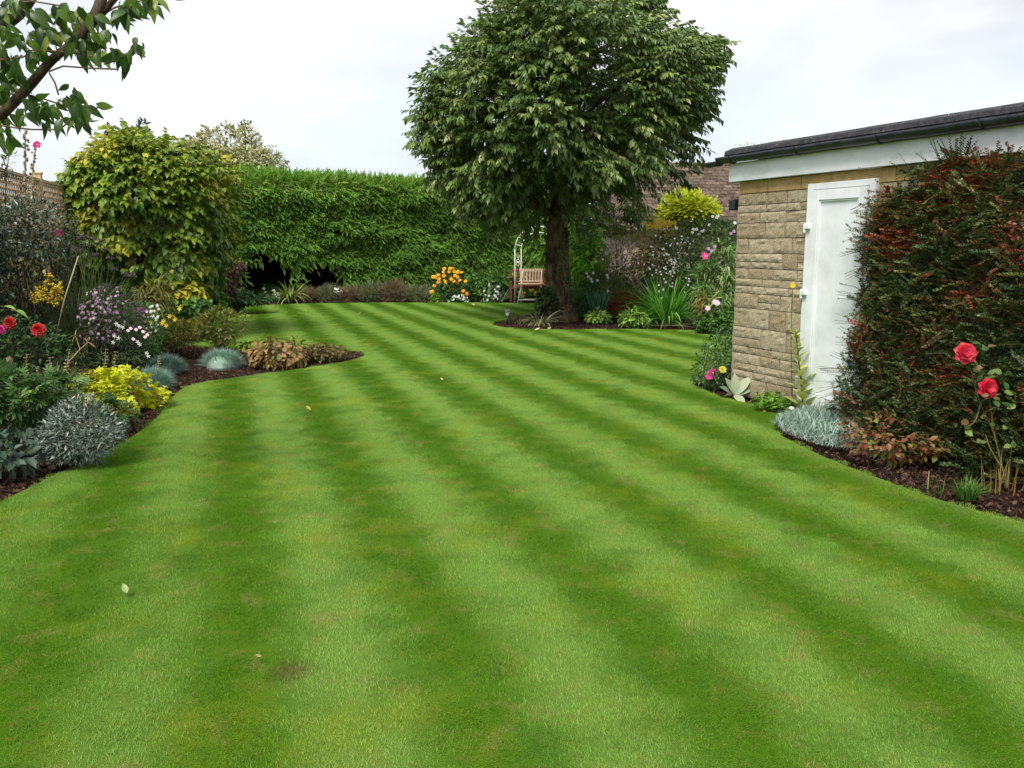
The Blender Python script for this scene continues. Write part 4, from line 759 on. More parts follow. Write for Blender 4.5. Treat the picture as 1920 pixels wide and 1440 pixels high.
bush('geranium', 'low brownish leafy plant nearest the point of the left bed', 'perennial', [(566, 676), (572, 655), (590, 647), (612, 650), (640, 655), (648, 668), (630, 674), (600, 677)], Yg(673), .25, 520, leafT(.8, .1, .3, 2, 'heart'), .055, G('brown_green', ['#4a4418', '#6a5e2c', '#8a7a44', '#5a6a28']), .3, .4, .3, nst=4)
# lime heuchera
lobed = join([inst(leafT(.6, .08, .2, 2, 'round'), np.zeros((5, 3)), A([(math.sin(a), math.cos(a)+.1, 0) for a in np.linspace(-1.7, 1.7, 5)]), UP, [.8, .95, 1., .95, .8], .5)])
LIME = G('lime_leaf', ['#9cac10', '#c4cc18', '#dcdc2c', '#e8e470'], rough=.45, trans=.3)
bush('heuchera', 'bright lime-yellow mound of leaves at the bed edge', 'heuchera', [(128, 748), (145, 708), (180, 698), (215, 700), (252, 722), (284, 745), (292, 765), (272, 779), (240, 778), (200, 768), (160, 765)], Yg(768), .35, 1500, lobed, .046, LIME, .25, .35, .3, nst=6, stem=STEM, lump=.5)
bush('heuchera', 'smaller lime-leaved patch among the palmate leaves at far left', 'heuchera', [(30, 785), (28, 750), (45, 740), (60, 738), (82, 735), (86, 752), (60, 775)], Yg(800), .15, 110, lobed, .042, LIME, .25, .35, .3, nst=3, stem=STEM)
# palmate-leaved plants
palm = join([inst(leafT(.3, .1, .25, 2, 'lance'), np.zeros((7, 3)), A([(math.sin(a), math.cos(a), .0) for a in np.linspace(-2.1, 2.1, 7)]), UP, [.7, .85, 1, 1.05, 1, .85, .7], .5)])
PALM = G('palmate_leaf', ['#26401c', '#3c5c2a', '#567a3a', '#7a9a54'])
bush('lupin', 'spreading clump of palmate green leaves at the left edge', 'perennial', [(-70, 850), (-70, 705), (-10, 690), (50, 700), (95, 712), (125, 745), (110, 775), (70, 800), (45, 835), (0, 850)], Yg(855)+.25, .4, 620, palm, .07, PALM, .15, .35, .3, stem=STEM, nst=16)
bush('lupin', 'small palmate-leaved plant between silver bush and lime mound', 'perennial', [(178, 800), (182, 755), (205, 742), (230, 760), (252, 785), (240, 805), (205, 805)], Yg(802), .15, 75, palm, .07, PALM, .15, .35, .3, stem=STEM, nst=6)
clump('dry_grass', 'little tuft of straw-brown grass behind the silver bush', 'grass tuft', gp(195, 795), 160, .20, .004, G('straw', ['#7a5a2c', '#a07c44', '#8a8a44']), .05, (.1, 1.0), (.4, 1.4))
# silver bush
bush('silver_bush', 'silver-grey leafy bush at the edge of the left bed', 'shrub', [(68, 868), (60, 835), (78, 800), (104, 770), (124, 756), (148, 754), (166, 772), (186, 792), (212, 814), (204, 838), (188, 856), (150, 870), (100, 874)], Yg(868), .26, 3400, leafT(.26, .1, .1, 2, 'oval'), .042, G('silver_leaf', ['#3c4c40', '#5c6c60', '#869484', '#b4beb0', '#dce0d6'], rough=.7, trans=.1, pos=[0, .35, .65, .88, 1]), -.05, .8, .43, nst=26, srad=.004)
bush('sedum', 'broad grey-green leaves at the bottom left corner of the bed', 'perennial', [(-70, 895), (-70, 820), (0, 812), (40, 822), (60, 852), (52, 880), (0, 895)], Yg(885), .2, 220, LF4, .10, G('grey_green', ['#2c4030', '#48604c', '#74887a']), .2, .4, .3)
# reds
r_, P, nn = bush('dahlia', 'leafy bush with two big red flower heads at the left edge', 'dahlia', [(-70, 780), (-70, 610), (0, 598), (55, 612), (95, 640), (108, 690), (90, 740), (60, 770)], 7.5, .4, 2300, LF3, .06, DG, .2, .5, .40, stem=STEM, nst=12)
RT = join([flowerT(9, .95, .25, 1, 0, 'round', seg=3), inst(flowerT(9, .9, .6, 1, 0, 'round', seg=3), A([[0, .06, 0]]), A([0, 1., 0]), A([.3, 0, 1.]), .85), inst(flowerT(8, .9, 1.1, 1, 0, 'round', seg=3), A([[0, .10, 0]]), A([0, 1., 0]), A([.7, 0, .5]), .7), inst(flowerT(6, .9, 2.2, 1, 0, 'round', seg=3), A([[0, .12, 0]]), A([0, 1., 0]), A([.1, 0, .5]), .5)])
blooms(r_, RT, RED, at([18, 72], [606, 619], 7.05), A([[.1, -1, .3], [.15, -1, .25]]), [.060, .066]); blooms(r_, RT, PINK, at([3], [618], 7.05), A([0, -1, .2]), [.045]); blooms(r_, RT, RED, at([105], [697], 6.9), A([0, -1, .2]), [.025])
mk('side_leaf', [inst(leafT(.7, .1, .3, 4, 'heart'), at([5, -10, 30], [575, 585, 582], 7.2), A([[1, -.2, .1], [.6, -.3, .3], [1, -.1, -.3]]), UP, [.13, .12, .12])], LG, r_)
bush('rusty_perennial', 'rust-brown feathery stems below the red dahlias', 'perennial', [(-30, 760), (-20, 705), (40, 692), (110, 690), (150, 705), (150, 730), (110, 745), (50, 770)], 7.4, .25, 1600, LANCE, .06, G('rust_stem', ['#33301a', '#54432a', '#7a5438', '#6a7040']), 0, .7, .36, nst=18, stem=DRY)
# whorled seed spikes
whorl = sphT(6, 2)
for x, y0, y1, lb in ((48, 705, 665, 'pale seed spike at the far left above the palmate leaves'), (70, 712, 688, 'shortest pale seed spike, between two others near the left edge'), (92, 708, 671, 'brownish seed spike left of the small red flower'), (124, 700, 656, 'leaning cream seed spike just right of the small red flower'), (214, 704, 660, 'seed spike standing behind the lime mound'), (196, 700, 655, 'fainter seed spike left of the one behind the lime mound'), (296, 700, 668, 'cream seed spike in front of the fescue mounds')):
    Y_ = 7.0 if x < 150 else (8.2 if x < 280 else Yg(725)); ln_ = 6 if x == 124 else 2; b0 = at(x, 760, Y_)*A([1, 1, 0]) if x < 280 else at(x-8, 735, Y_); b0[2] = 0; a_ = at(x+ln_, y1, Y_); c_ = at(x, y0, Y_)
    rt = thing('seed_spike', b0, lb, 'seed spike', 'whorled seed spikes in the left bed'); mk('stem', [tube([b0, c_, a_], .0025, 4)], DRY, rt)
    k_ = 8; q = c_+(a_-c_)*np.linspace(0, 1, k_)[:, None]; mk('whorls', [inst(sphT(5, 2), np.repeat(q, 6, 0)+R.normal(0, 1, (6*k_, 3))*A([.012, .012, .002]), UP, R.normal(0, 1, (6*k_, 3)), A([[.008, .005, .008]])*np.repeat(np.linspace(1.1, .6, k_), 6)[:, None])], G('cream_pod', ['#a08058', '#c4a880', '#e0d0b0']), rt)
# stones at the bed edge
PB = surf('stone', ['#5a463a', '#8c7460', '#a89888'], 20, 6, .9, .5)
for i, (x, y, s_, lb) in enumerate(((86, 866, .05, 'pinkish-brown stone in the soil left of the silver bush'), (64, 868, .035, 'smaller brown stone left of the pinkish one'), (98, 876, .025, 'tiny stone just below the pinkish one'))):
    g_ = gp(x, y); V_ = sphT(10, 7); v = V_[0]*(1+.35*(vnoise(V_[0]*2+i*5, 3)-.5))[:, None]*A([1.2, .8, .6])*s_+g_; mk('stone', [(v, V_[1], V_[2], V_[3], V_[4])], PB, smooth=True, label=lb, cat='stone', group='stones at the left bed edge')
# ================================================================= BACK BORDER IN FRONT OF THE HEDGE
YB = 23.3
clump('daylily', 'arching strap-leaved daylily clump at the back edge of the lawn', 'daylily', gp(545, 566), 150, .72, .028, G('strap_green', ['#4c6420', '#748a34', '#9cae58', '#b4b878']), .10, (.05, .8), (.5, 1.3))
clump('iris', 'sparse pale sword leaves beside the dark hollow of the hedge', 'iris', A([at(440, 560, 23.2)[0], 23.2, 0]), 34, .60, .022, G('pale_strap', ['#5c6c50', '#84927a', '#a4b094']), .22, (.1, .7), (.1, .5))
r_, P, nn = bush('phlox', 'white-flowered green clump left of the daylily', 'flowers', [(468, 570), (470, 545), (485, 532), (505, 535), (522, 545), (530, 570)], YB, .3, 900, LF3, .09, MG, .2, .4)
blooms(r_, FS, WHT, at(R.uniform(490, 525, 24), R.uniform(540, 560, 24), YB-.35), A([0, -1, .5]), .032)
heath = [('heather_brown', ['#544430', '#7c6850', '#9c8470', '#788a48']), ('heather_green', ['#445630', '#6c7c48', '#98987a', '#8a7664'])]
fine = spray_tpl(diaT(.3, .05, .05), 9, 1., .22, .9, -.2, .012, True, 0, spiral=True)
for i, (x0, x1, y0, lb) in enumerate([(560, 605, 548, 'low brownish heather just right of the daylily'), (598, 640, 540, 'grey-green heather in front of the hedge hollow'), (632, 680, 545, 'pinkish-brown heather below the right end of the hollow'), (672, 722, 536, 'taller brown heather with upright seed tips by the hedge'), (715, 762, 534, 'rounded green-brown heather left of the yellow daisies'), (752, 806, 543, 'lowest heather, next to the orange-yellow daisies')]):
    yb = Yg(567)+.45; bush('heather', lb, 'heather', [(x0, 568), (x0+3, y0+8), (x0+14, y0), (x1-14, y0-2), (x1-2, y0+9), (x1, 568)], yb, .4, 1000, fine, .15, G(*heath[i % 2]), -.35, .45, .33, nst=0, group='heathers along the foot of the hedge', seed=i)
r_, P, nn = bush('candytuft', 'small patch of white flowers between the heathers', 'flowers', [(622, 560), (626, 545), (640, 538), (655, 545), (660, 560)], YB+.3, .15, 260, LF3, .07, MG, .2, .4, nst=0)
blooms(r_, FS, WHT, at(R.uniform(626, 656, 18), R.uniform(541, 552, 18), YB), A([0, -1, .5]), .04)
r_, P, nn = bush('rudbeckia', 'clump of orange-yellow daisies glowing in front of the hedge', 'flowers', [(800, 569), (806, 545), (815, 522), (838, 503), (862, 512), (876, 540), (882, 569)], YB-.1, .32, 1300, LF3, .10, DG, .3, .4, .34, stem=STEM, nst=18)
ORY = G('rudbeckia_petal', ['#f09c00', '#fcb414', '#ffc830'], trans=.2, centre='#3c2410'); RUD = flowerT(13, .34, .0, 1, .20, ch=.15)
fx = [(838, 503), (848, 504), (843, 509), (853, 510), (830, 510), (822, 512), (836, 516), (860, 509), (866, 513), (851, 517), (845, 520), (828, 518), (857, 519), (825, 520), (815, 523), (821, 526), (852, 525), (861, 524), (833, 524), (841, 526), (813, 532), (838, 530), (851, 531), (866, 527), (844, 521), (818, 521), (805, 546), (812, 547), (843, 541), (853, 541), (869, 545), (876, 548), (870, 556), (823, 529), (858, 529), (832, 506)]
blooms(r_, RUD, ORY, at([x for x, y in fx], [y for x, y in fx], YB-.45)+R.normal(0, .03, (len(fx), 3)), nrm(A([0, -1, .6])+R.normal(0, .25, (len(fx), 3))), .062)
for x0, x1, y0, lb in ((802, 832, 548, 'low green clump under the left of the orange daisies'), (840, 880, 552, 'white-flowered low clump under the right of the orange daisies'), (905, 945, 533, 'airy white-flowered clump left of the brown bench')):
    r_, P, nn = bush('low_perennial', lb, 'flowers', [(x0, 569), (x0+3, y0+7), (x0+12, y0), (x1-8, y0+2), (x1, 569)], YB-.35 if x0 < 900 else YB, .25, 520, LF3, .075, LG if x0 < 830 else MG, .2, .5, .36, nst=5, stem=STEM)
    if x0 > 830: scatter(r_, P, nn, 34 if x0 < 900 else 44, FS, WHT, .032)
r_, P, nn = bush('leafy_perennial', 'mixed dark green leafy clump between daisies and bench', 'perennial', [(868, 569), (872, 530), (890, 515), (915, 520), (960, 515), (975, 540), (975, 569)], YB+.5, .4, 1500, LF4, .13, MG, .35, .4)
bush('bergenia', 'large rounded glossy leaves beside the white arch', 'bergenia', [(908, 545), (908, 522), (925, 512), (948, 520), (955, 535), (940, 548)], YB+.15, .15, 46, leafT(.8, .1, .3, 3, 'oval'), .28, G('bergenia_leaf', ['#28461c', '#40662c', '#5a8240'], rough=.3), .35, .35, .3)
clump('carex', 'tuft of thin pale leaves at the left foot of the bench', 'grass tuft', A([at(938, 566, 23.)[0], 23.0, 0]), 40, .55, .014, G('pale_strap', []), .08, (.3, 1.1), (.1, .6))
bush('conifer_sapling', 'dark conifer growth showing on both sides of the cherry trunk', 'shrub', [(975, 560), (975, 400), (1000, 375), (1080, 370), (1110, 400), (1100, 560)], 24.5, .7, 4600, frond, .24, HEDGE, .35, .4, .36)
# ---- white metal arch
WM = surf('cream_metal', ['#c9c6b4', '#e4e2d4', '#efeee6'], 8, 4, .5, .1); ay = 22.75
arch = thing('garden_arch', gp(970, 568)*A([1, 0, 0])+A([0, ay, 0]), 'cream metal scrollwork arch standing behind the bench', 'garden arch')
X0, X1 = at(965.5, 500, ay)[0], at(977.5, 500, ay)[0]; zt = at(970, 436, ay)[2]; X3 = X0+1.25; rA = .62
def arcp(off, y_): 
    t_ = np.linspace(math.pi, 0, 18); xm = (X0+X3)/2; return [A([xm+(rA-off)*math.cos(a), y_, zt-.42+.58*math.sin(a)*(rA-off)/rA]) for a in t_]
for yo in (0, .0):
    pass
for nm, xa in (('side_frame', X0), ('side_frame', X3-.165)):
    mk(nm, [tube([A([xa, ay, -.03]), A([xa, ay, zt-.42])], .013, 8), tube([A([xa+.165, ay, -.03]), A([xa+.165, ay, zt-.40])], .013, 8)], WM, arch, smooth=True)
mk('arch_top', [tube(arcp(0, ay), .013, 8), tube(arcp(.165, ay), .013, 8)]+[tube([arcp(0, ay)[i], arcp(.165, ay)[i]], .008, 5) for i in range(1, 17, 2)], WM, arch, smooth=True)
for xa in (X0, X3-.165):
    xm = xa+.0825; ch = []
    z_ = .95
    while z_ < zt-.6:
        for s_ in (-1, 1): ch.append(tube([A([xm+s_*.055*math.sin(a)*(1-a/9), ay, z_+.20*a/math.pi]) for a in np.linspace(0, 1.5*math.pi, 14)], .008, 5))
        ch.append(inst(sphT(8, 5), A([[xm, ay, z_+.10]]), UP, A([0, 1., 0]), A([[.030, .035, .012]]))); z_ += .34
    mk('scrollwork', ch, WM, arch, smooth=True)
# ---- brown wooden bench
BW = surf('brown_wood', ['#3c1f17', '#5c3226', '#7a4838', '#8c6454'], 16, 6, .6, .3, stretch=(.3, 1, 1), attr=.3)
by = 23.05; bx0 = at(956, 566, by)[0]; bl = 1.25
bench = thing('wooden_bench', (bx0+bl/2, by, 0), 'reddish-brown wooden garden bench mostly hidden behind the folding chair', 'bench')
for xx in (bx0+.03, bx0+bl-.03):
    mk('leg', [box((xx, by-.25, .31), .07, .07, .62, bev=.006)], BW, bench); mk('leg', [box((xx, by+.25, .42), .07, .06, .84, bev=.006)], BW, bench)
    mk('armrest', [box((xx, by-.04, .645), .10, .60, .035, bev=.01)], BW, bench)
mk('seat', [box((bx0+bl/2, by-.25+i*.105, .43), bl-.16, .085, .028, rnd=R.random(), bev=.006) for i in range(5)]+[box((bx0+bl/2, by-.29, .39), bl-.14, .025, .07, bev=.004)], BW, bench)
mk('backrest', [box((bx0+bl/2, by+.25, .82), bl-.14, .03, .07, bev=.008), box((bx0+bl/2, by+.25, .50), bl-.14, .03, .05, bev=.008)]+[box((bx0+.14+i*.085, by+.25, .655), .045, .018, .26) for i in range(13)], BW, bench)
# ---- cream folding chair
CWD = surf('cream_wood', ['#b59a7c', '#d0b898', '#e0cfb4'], 16, 5, .6, .2, attr=.3)
fy = 22.45; fx0, fx1 = at(973, 530, fy)[0], at(1019.5, 530, fy)[0]; fw_ = fx1-fx0; fm = (fx0+fx1)/2
chair = thing('folding_chair', (fm, fy, 0), 'cream slatted folding garden chair beside the tree trunk', 'chair')
mk('backrest', [box((fm, fy+.20, .845), fw_-.02, .022, .075, bev=.006), box((fm, fy+.20, .56), fw_-.02, .022, .04, bev=.006)]+[box((fx0+.05+i*(fw_-.10)/7, fy+.20, .69), .042, .014, .25, rnd=R.random()) for i in range(8)], CWD, chair)
mk('seat', [box((fm, fy-.16+i*.072, .50), fw_+.02, .056, .020, rnd=R.random(), bev=.004) for i in range(6)], CWD, chair)
for xx in (fx0+.07, fx1-.07):
    mk('leg', [tube([A([xx-.11, fy-.22, -.02]), A([xx, fy+.02, .50]), A([xx+.02, fy+.21, .86])], .011, 8)], WM, chair, smooth=True); mk('leg', [tube([A([xx+.05, fy+.22, -.02]), A([xx, fy-.10, .49])], .009, 8)], WM, chair, smooth=True)
mk('crossbar', [tube([A([fx0-.01, fy-.18, .09]), A([fx1-.15, fy-.18, .09])], .009, 6)], WM, chair); mk('crossbar', [tube([A([fx0+.12, fy+.18, .09]), A([fx1-.02, fy+.18, .09])], .009, 6)], WM, chair)
r_, P, nn = bush('yellow_perennial', 'yellow-flowered clump showing under the folding chair seat', 'flowers', [(968, 568), (966, 545), (985, 538), (1010, 540), (1022, 568)], 23.7, .2, 700, LF3, .08, MG, .2, .5, stem=STEM, nst=8)
blooms(r_, DAISY, YEL, at(R.uniform(970, 1015, 20), R.uniform(540, 558, 20), 23.45), A([0, -1, .4]), .045)
r_, P, nn = bush('yellow_perennial', 'yellow-flowered stems rising behind the bench back', 'flowers', [(955, 560), (958, 520), (980, 512), (1015, 518), (1015, 560)], 23.9, .15, 300, LF3, .08, MG, .2, .5, stem=STEM, nst=8)
blooms(r_, DAISY, YEL, at([957, 960, 966, 955, 984, 994, 1000, 986], [516, 514, 517, 519, 518, 517, 519, 520], 23.7), A([0, -1, .4]), .04)
# ================================================================= TREE BED
bush('ivy', 'leafy ivy and suckers at the left foot of the cherry trunk', 'ivy', [(1008, 600), (1006, 575), (1012, 550), (1022, 535), (1036, 545), (1044, 560), (1042, 580), (1034, 598)], tY-.75, .22, 700, leafT(.8, .1, .2, 2, 'heart'), .075, G('ivy_leaf', ['#1c3416', '#2e4e20', '#48682c', '#6a7c3c']), .3, .45, .36, nst=8)
rt = tree; q = []
for i in range(240):
    z_ = R.uniform(.1, 2.3); k_ = np.interp(z_, tp[:, 2], np.arange(len(tp))); r_z = np.interp(z_, tp[:, 2], tr_); a_ = R.normal(-.9, .35)+.25*math.sin(z_*4); q.append(A([np.interp(z_, tp[:, 2], tp[:, 0])+math.cos(a_)*(r_z+.04), tY+math.sin(a_)*(r_z+.04), z_]))
mk('bark_ivy', [inst(leafT(.8, .1, .2, 2, 'heart'), A(q), R.normal(0, .5, (240, 3))-UP*.6, A([0, -1., .2]), .05)], M['ivy_leaf'], tree)
clump('spider_plant', 'variegated strappy clump on the tree bed near the solar lamp', 'perennial', gp(1012, 606), 130, .36, .017, G('cream_strap', ['#4c5a34', '#7c8458', '#b8b088', '#cfc8a0']), .14, (.3, 1.2), (.4, 1.2))
clump('spider_plant', 'smaller brown and green strappy clump right behind the solar lamp', 'perennial', gp(972, 603), 100, .27, .014, G('brown_strap', ['#4a4028', '#74603c', '#5c6c34', '#9a8a5c']), .14, (.3, 1.2), (.4, 1.2))
mk('plant_marker', [box(gp(1032, 602)+A([0, 0, .15]), .022, .008, .33, bev=.002)], WM, label='thin white marker stake in the bark left of the trunk', cat='plant marker')
lp = gp(951.5, 606.5); lamp = thing('solar_lamp', lp, 'small black solar lamp with clear lantern on the tip of the tree bed', 'solar lamp')
GLS, t, b, o = base_mat('lamp_glass'); b.inputs['Base Color'].default_value = (.75, .82, .88, 1); b.inputs['Roughness'].default_value = .15; b.inputs['Transmission Weight'].default_value = .4; b.inputs['Alpha'].default_value = 1
mk('post', [tube([lp-UP*.02, lp+UP*.155], .017, 10)], BLK, lamp, smooth=True); mk('lantern', [tube([lp+UP*.155, lp+UP*.17, lp+UP*.225], [.03, .034, .046], 12)], GLS, lamp)
mk('cap', [tube([lp+UP*.225, lp+UP*.235, lp+UP*.262, lp+UP*.275], [.056, .060, .050, .02], 14)], surf('lamp_cap', ['#3a4450', '#66727e'], 10, 2, .35, 0), lamp)
# ================================================================= RIGHT HAND BORDER
def GP(x, y): return gp(x, y)
for i, (o_, Y_, n_, mt, lb) in enumerate([
    ([(1060, 590), (1062, 500), (1080, 470), (1150, 470), (1190, 490), (1200, 590)], 20.8, 2600, DG, 'dark green background shrub just right of the trunk'),
    ([(1180, 600), (1190, 480), (1230, 440), (1290, 430), (1320, 470), (1320, 600)], 20.6, 3600, OG, 'olive background shrub behind the white-flowered bush'),
    ([(1290, 610), (1290, 450), (1330, 415), (1390, 412), (1400, 610)], 19.6, 3000, DG, 'dark background shrub against the far corner of the garage'),
    ([(1080, 440), (1080, 400), (1120, 380), (1190, 385), (1230, 405), (1240, 450)], 21.6, 1800, OG, 'olive shrub top showing under the cherry branches')]):
    bush('background_shrub', lb, 'shrub', o_, Y_, .9, n_, LF3, .10, mt, .2, .5, .36, seed=20+i)
bush('yellow_leaf_shrub', 'bright green and yellow shrub just right of the cherry trunk', 'shrub', [(1064, 535), (1066, 450), (1074, 428), (1096, 418), (1116, 424), (1136, 450), (1142, 485), (1134, 525), (1100, 545)], 19.9, .7, 1900, LF4, .13, G('bright_leaf', ['#2c5414', '#44741e', '#68982c', '#a8b838'], mul=2.0), .45, .4, .36, bias=lambda P: .3*np.clip(P[:, 2]-1.9, 0, .6))
r_, P, nn = bush('anemone', 'feathery tan-brown mass with small pale pink flowers', 'flowers', [(1118, 575), (1124, 490), (1132, 462), (1150, 448), (1185, 440), (1215, 432), (1238, 450), (1240, 560), (1200, 580)], 19.2, .5, 3400, LANCE, .09, G('tan_feather', ['#3c4020', '#606436', '#84784c', '#8c7c54', '#5c6c34', '#6c7c3c'], mul=1.9), -.1, .6, .36, stem=STEM, nst=24, srad=.005)
blooms(r_, FS, PALE, at([1133, 1141, 1136, 1150, 1160, 1172, 1178, 1180, 1162, 1168, 1174, 1176, 1152, 1140, 1128, 1164, 1196, 1145, 1130, 1158, 1182, 1150, 1148], [455, 457, 475, 454, 464, 478, 476, 455, 492, 494, 478, 498, 492, 474, 468, 500, 484, 496, 486, 486, 520, 456, 470], 18.62), A([0, -1, .4]), .034)
blooms(r_, FS, PALE, at([1100, 1103, 1108, 1112, 1120, 1110, 1138, 1140, 1140, 1118], [513, 519, 523, 512, 526, 528, 516, 546, 520, 490], 18.4), A([0, -1, .4]), .034)
r_, P, nn = bush('yellow_daisy_plant', 'tall olive perennial with yellow flower tops beneath the golden conifer', 'flowers', [(1196, 560), (1198, 440), (1212, 418), (1240, 412), (1268, 418), (1270, 450), (1250, 560)], 19.9, .4, 1900, LANCE, .10, G('gold_olive', ['#4a4c18', '#74702c', '#9a8c3c', '#b0a44c'], mul=1.6), .1, .5, .36, stem=DRY, nst=20)
blooms(r_, DAISY, YEL, at(R.uniform(1208, 1268, 46), 421+R.normal(0, 5, 46), 19.4), A([0, -1, .5]), .055); blooms(r_, DAISY, YEL, at([1202, 1208, 1214, 1222, 1204], [474, 472, 471, 478, 482], 19.0), A([0, -1, .4]), .04)
r_, P, nn = bush('white_flowering_shrub', 'dark leafy shrub speckled with many small white flowers', 'shrub', [(1214, 560), (1220, 510), (1232, 455), (1256, 428), (1298, 412), (1330, 404), (1352, 406), (1378, 412), (1382, 480), (1345, 520), (1290, 552)], 17.6, 1.0, 4600, LF3, .075, G('deep_olive', ['#18280e', '#2c4018', '#44582a', '#6a7840'], mul=2.0), .2, .5, .38)
q = [(x, y) for x, y in zip(R.normal(1262, 26, 150), R.normal(485, 36, 150)) if y > 430+.2*abs(x-1262)][:100]; blooms(r_, FS, WHT, at([a for a, b in q], [b for a, b in q], 16.75+R.normal(0, .1)), A([0, -1, .4]), R.uniform(.014, .026, 100)[:len(q)], one=True)
blooms(r_, FS, WHT, at([1306, 1316, 1310, 1320, 1298, 1300, 1336, 1344, 1346, 1378, 1330, 1268], [430, 434, 440, 432, 436, 430, 406, 408, 405, 418, 422, 428], 16.8), A([0, -1, .5]), .036)
bush('golden_conifer', 'rounded golden-yellow conifer in front of the tiled roof', 'conifer', [(1250, 416), (1252, 396), (1262, 380), (1280, 369), (1300, 365), (1320, 373), (1336, 388), (1340, 402), (1334, 418), (1300, 428)], 22.5, .8, 2300, frond, .22, G('golden_frond', ['#9cac20', '#c4d038', '#e0e650', '#ece870']), -.5, .3, .30, base=at(1296, 420, 22.5)[0])
# bamboo / rose near the garage corner
r_, P, nn = bush('climbing_rose', 'tall tangle of narrow drooping leaves and pink blooms against the garage corner', 'rose', [(1310, 615), (1302, 560), (1310, 510), (1325, 480), (1345, 455), (1380, 440), (1390, 620), (1345, 622)], 15.2, .6, 2100, bladeT(.12, 4, .6), .20, G('long_leaf', ['#26401c', '#40602a', '#66823e', '#949a64'], mul=1.6), .25, .6, .36, stem=STEM, nst=20)
blooms(r_, FS, PINK, at([1322], [480], 14.4), A([-.2, -1, .2]), .065); blooms(r_, FS, LIL, at([1370, 1376, 1340, 1328, 1334], [438, 434, 462, 466, 470], 14.5), A([0, -1, .2]), .032); blooms(r_, FS, PALE, at([1327, 1340, 1345], [578, 566, 568], 14.4), A([0, -1, .3]), .05)
bush('straw_leaves', 'tuft of straw-brown leaves beside the pink rose tangle', 'perennial', [(1305, 590), (1305, 545), (1330, 535), (1358, 545), (1360, 590)], 15.0, .3, 340, bladeT(.1, 4, .6), .17, G('straw', []), .2, .7, .36, stem=DRY)
bush('low_perennial', 'bushy green plant at the far foot of the garage corner', 'perennial', [(1308, 620), (1312, 595), (1335, 582), (1378, 580), (1380, 628), (1340, 625)], Yg(624), .35, 1100, LF3, .085, MG, .2, .5, .36, stem=STEM)
# front row of the border
def at0(x, y): return gp(x, y)
clump('crocosmia', 'large fountain of bright green sword leaves in the right border', 'crocosmia', gp(1250, 608), 330, .95, .026, G('sword_green', ['#2c6418', '#468a24', '#6aa83a', '#98c060'], mul=1.25), .20, (.02, .95), (.2, 1.0), lv=.3)
clump('crocosmia', 'few flopped pale leaves lying at the foot of the sword-leaved clump', 'crocosmia', gp(1235, 611), 26, .62, .022, G('cream_strap', []), .15, (1.25, 1.5), (.0, .15))
clump('iris', 'stiff blue-green iris fan right of the trunk', 'iris', gp(1122, 600)+A([0, .3, 0]), 90, .56, .028, G('blue_sword', ['#2c5438', '#487250', '#6c9474']), .14, (.0, .35), (.0, .3))
bush('spirea', 'rust-orange leafed shrub between the iris and the sword leaves', 'shrub', [(1140, 600), (1142, 568), (1158, 550), (1185, 545), (1208, 552), (1214, 580), (1206, 600)], 17.9, .4, 2200, LF3, .065, G('rust_leaf', ['#4a3414', '#744a1c', '#945c28', '#5c5c24']), .1, .5, .36)
bush('shade_plant', 'soft dark green clump directly behind the trunk foot', 'perennial', [(1064, 605), (1066, 560), (1085, 545), (1110, 550), (1118, 605)], 18.3, .3, 1100, LANCE, .10, G('soft_green', ['#1c4418', '#306428', '#4a8038']), -.2, .5, .34, stem=STEM)
clump('fern', 'dark ferny growth between iris and rust-coloured shrub', 'fern', A([at(1146, 600, 18.3)[0], 18.3, 0]), 200, .42, .03, DG, .2, (.1, 1.0), (.3, 1.))
for (x, y, r_px, h_px, lb) in ((1122, 604, 22, 22, 'smaller yellow-green hosta nearest the trunk'), (1187, 611, 27, 30, 'larger green hosta in front of the rust-coloured shrub')):
    bush('hosta', lb, 'hosta', [(x-r_px, y-2), (x-r_px+3, y-h_px*.6), (x-8, y-h_px), (x+8, y-h_px), (x+r_px-3, y-h_px*.6), (x+r_px, y-2), (x, y+1)], Yg(y), .22, 190, LF4, .12, G('hosta_leaf', ['#34541e', '#54762c', '#7a9840', '#a4b458'], mul=1.6), .25, .3, .3, nst=0, group='hostas along the right border')
bs = thing('delphinium', at(1207, 600, 17.6)*A([1, 1, 0]), 'single deep blue flower spike above the rust-coloured shrub', 'flowers'); mk('stem', [tube([at(1207, 604, 17.6), at(1207, 525, 17.6)], .007, 5)], STEM, bs)
blooms(bs, sphT(5, 3), G('blue_petal', ['#201c5c', '#38307c', '#5044a0']), at(1207+R.normal(0, 2.2, 44), R.uniform(523, 541, 44), 17.5), UP, .022, 'flower_spike', one=True)
r_, P, nn = bush('border_perennial', 'mid-height mixed greenery filling the middle of the right border', 'perennial', [(1060, 600), (1075, 530), (1110, 505), (1180, 520), (1215, 545), (1215, 600)], 19.0, .5, 3000, LANCE, .10, MG, 0, .6, .38, stem=STEM, nst=20)
bush('border_perennial', 'brown-green undergrowth to the right of the sword-leaved clump', 'perennial', [(1262, 612), (1270, 560), (1290, 545), (1320, 560), (1325, 618)], 17.6, .4, 1900, LF3, .075, G('brown_under', ['#2c3818', '#4c4c24', '#6c5434', '#4c6428'], mul=1.6), .1, .5, .36)
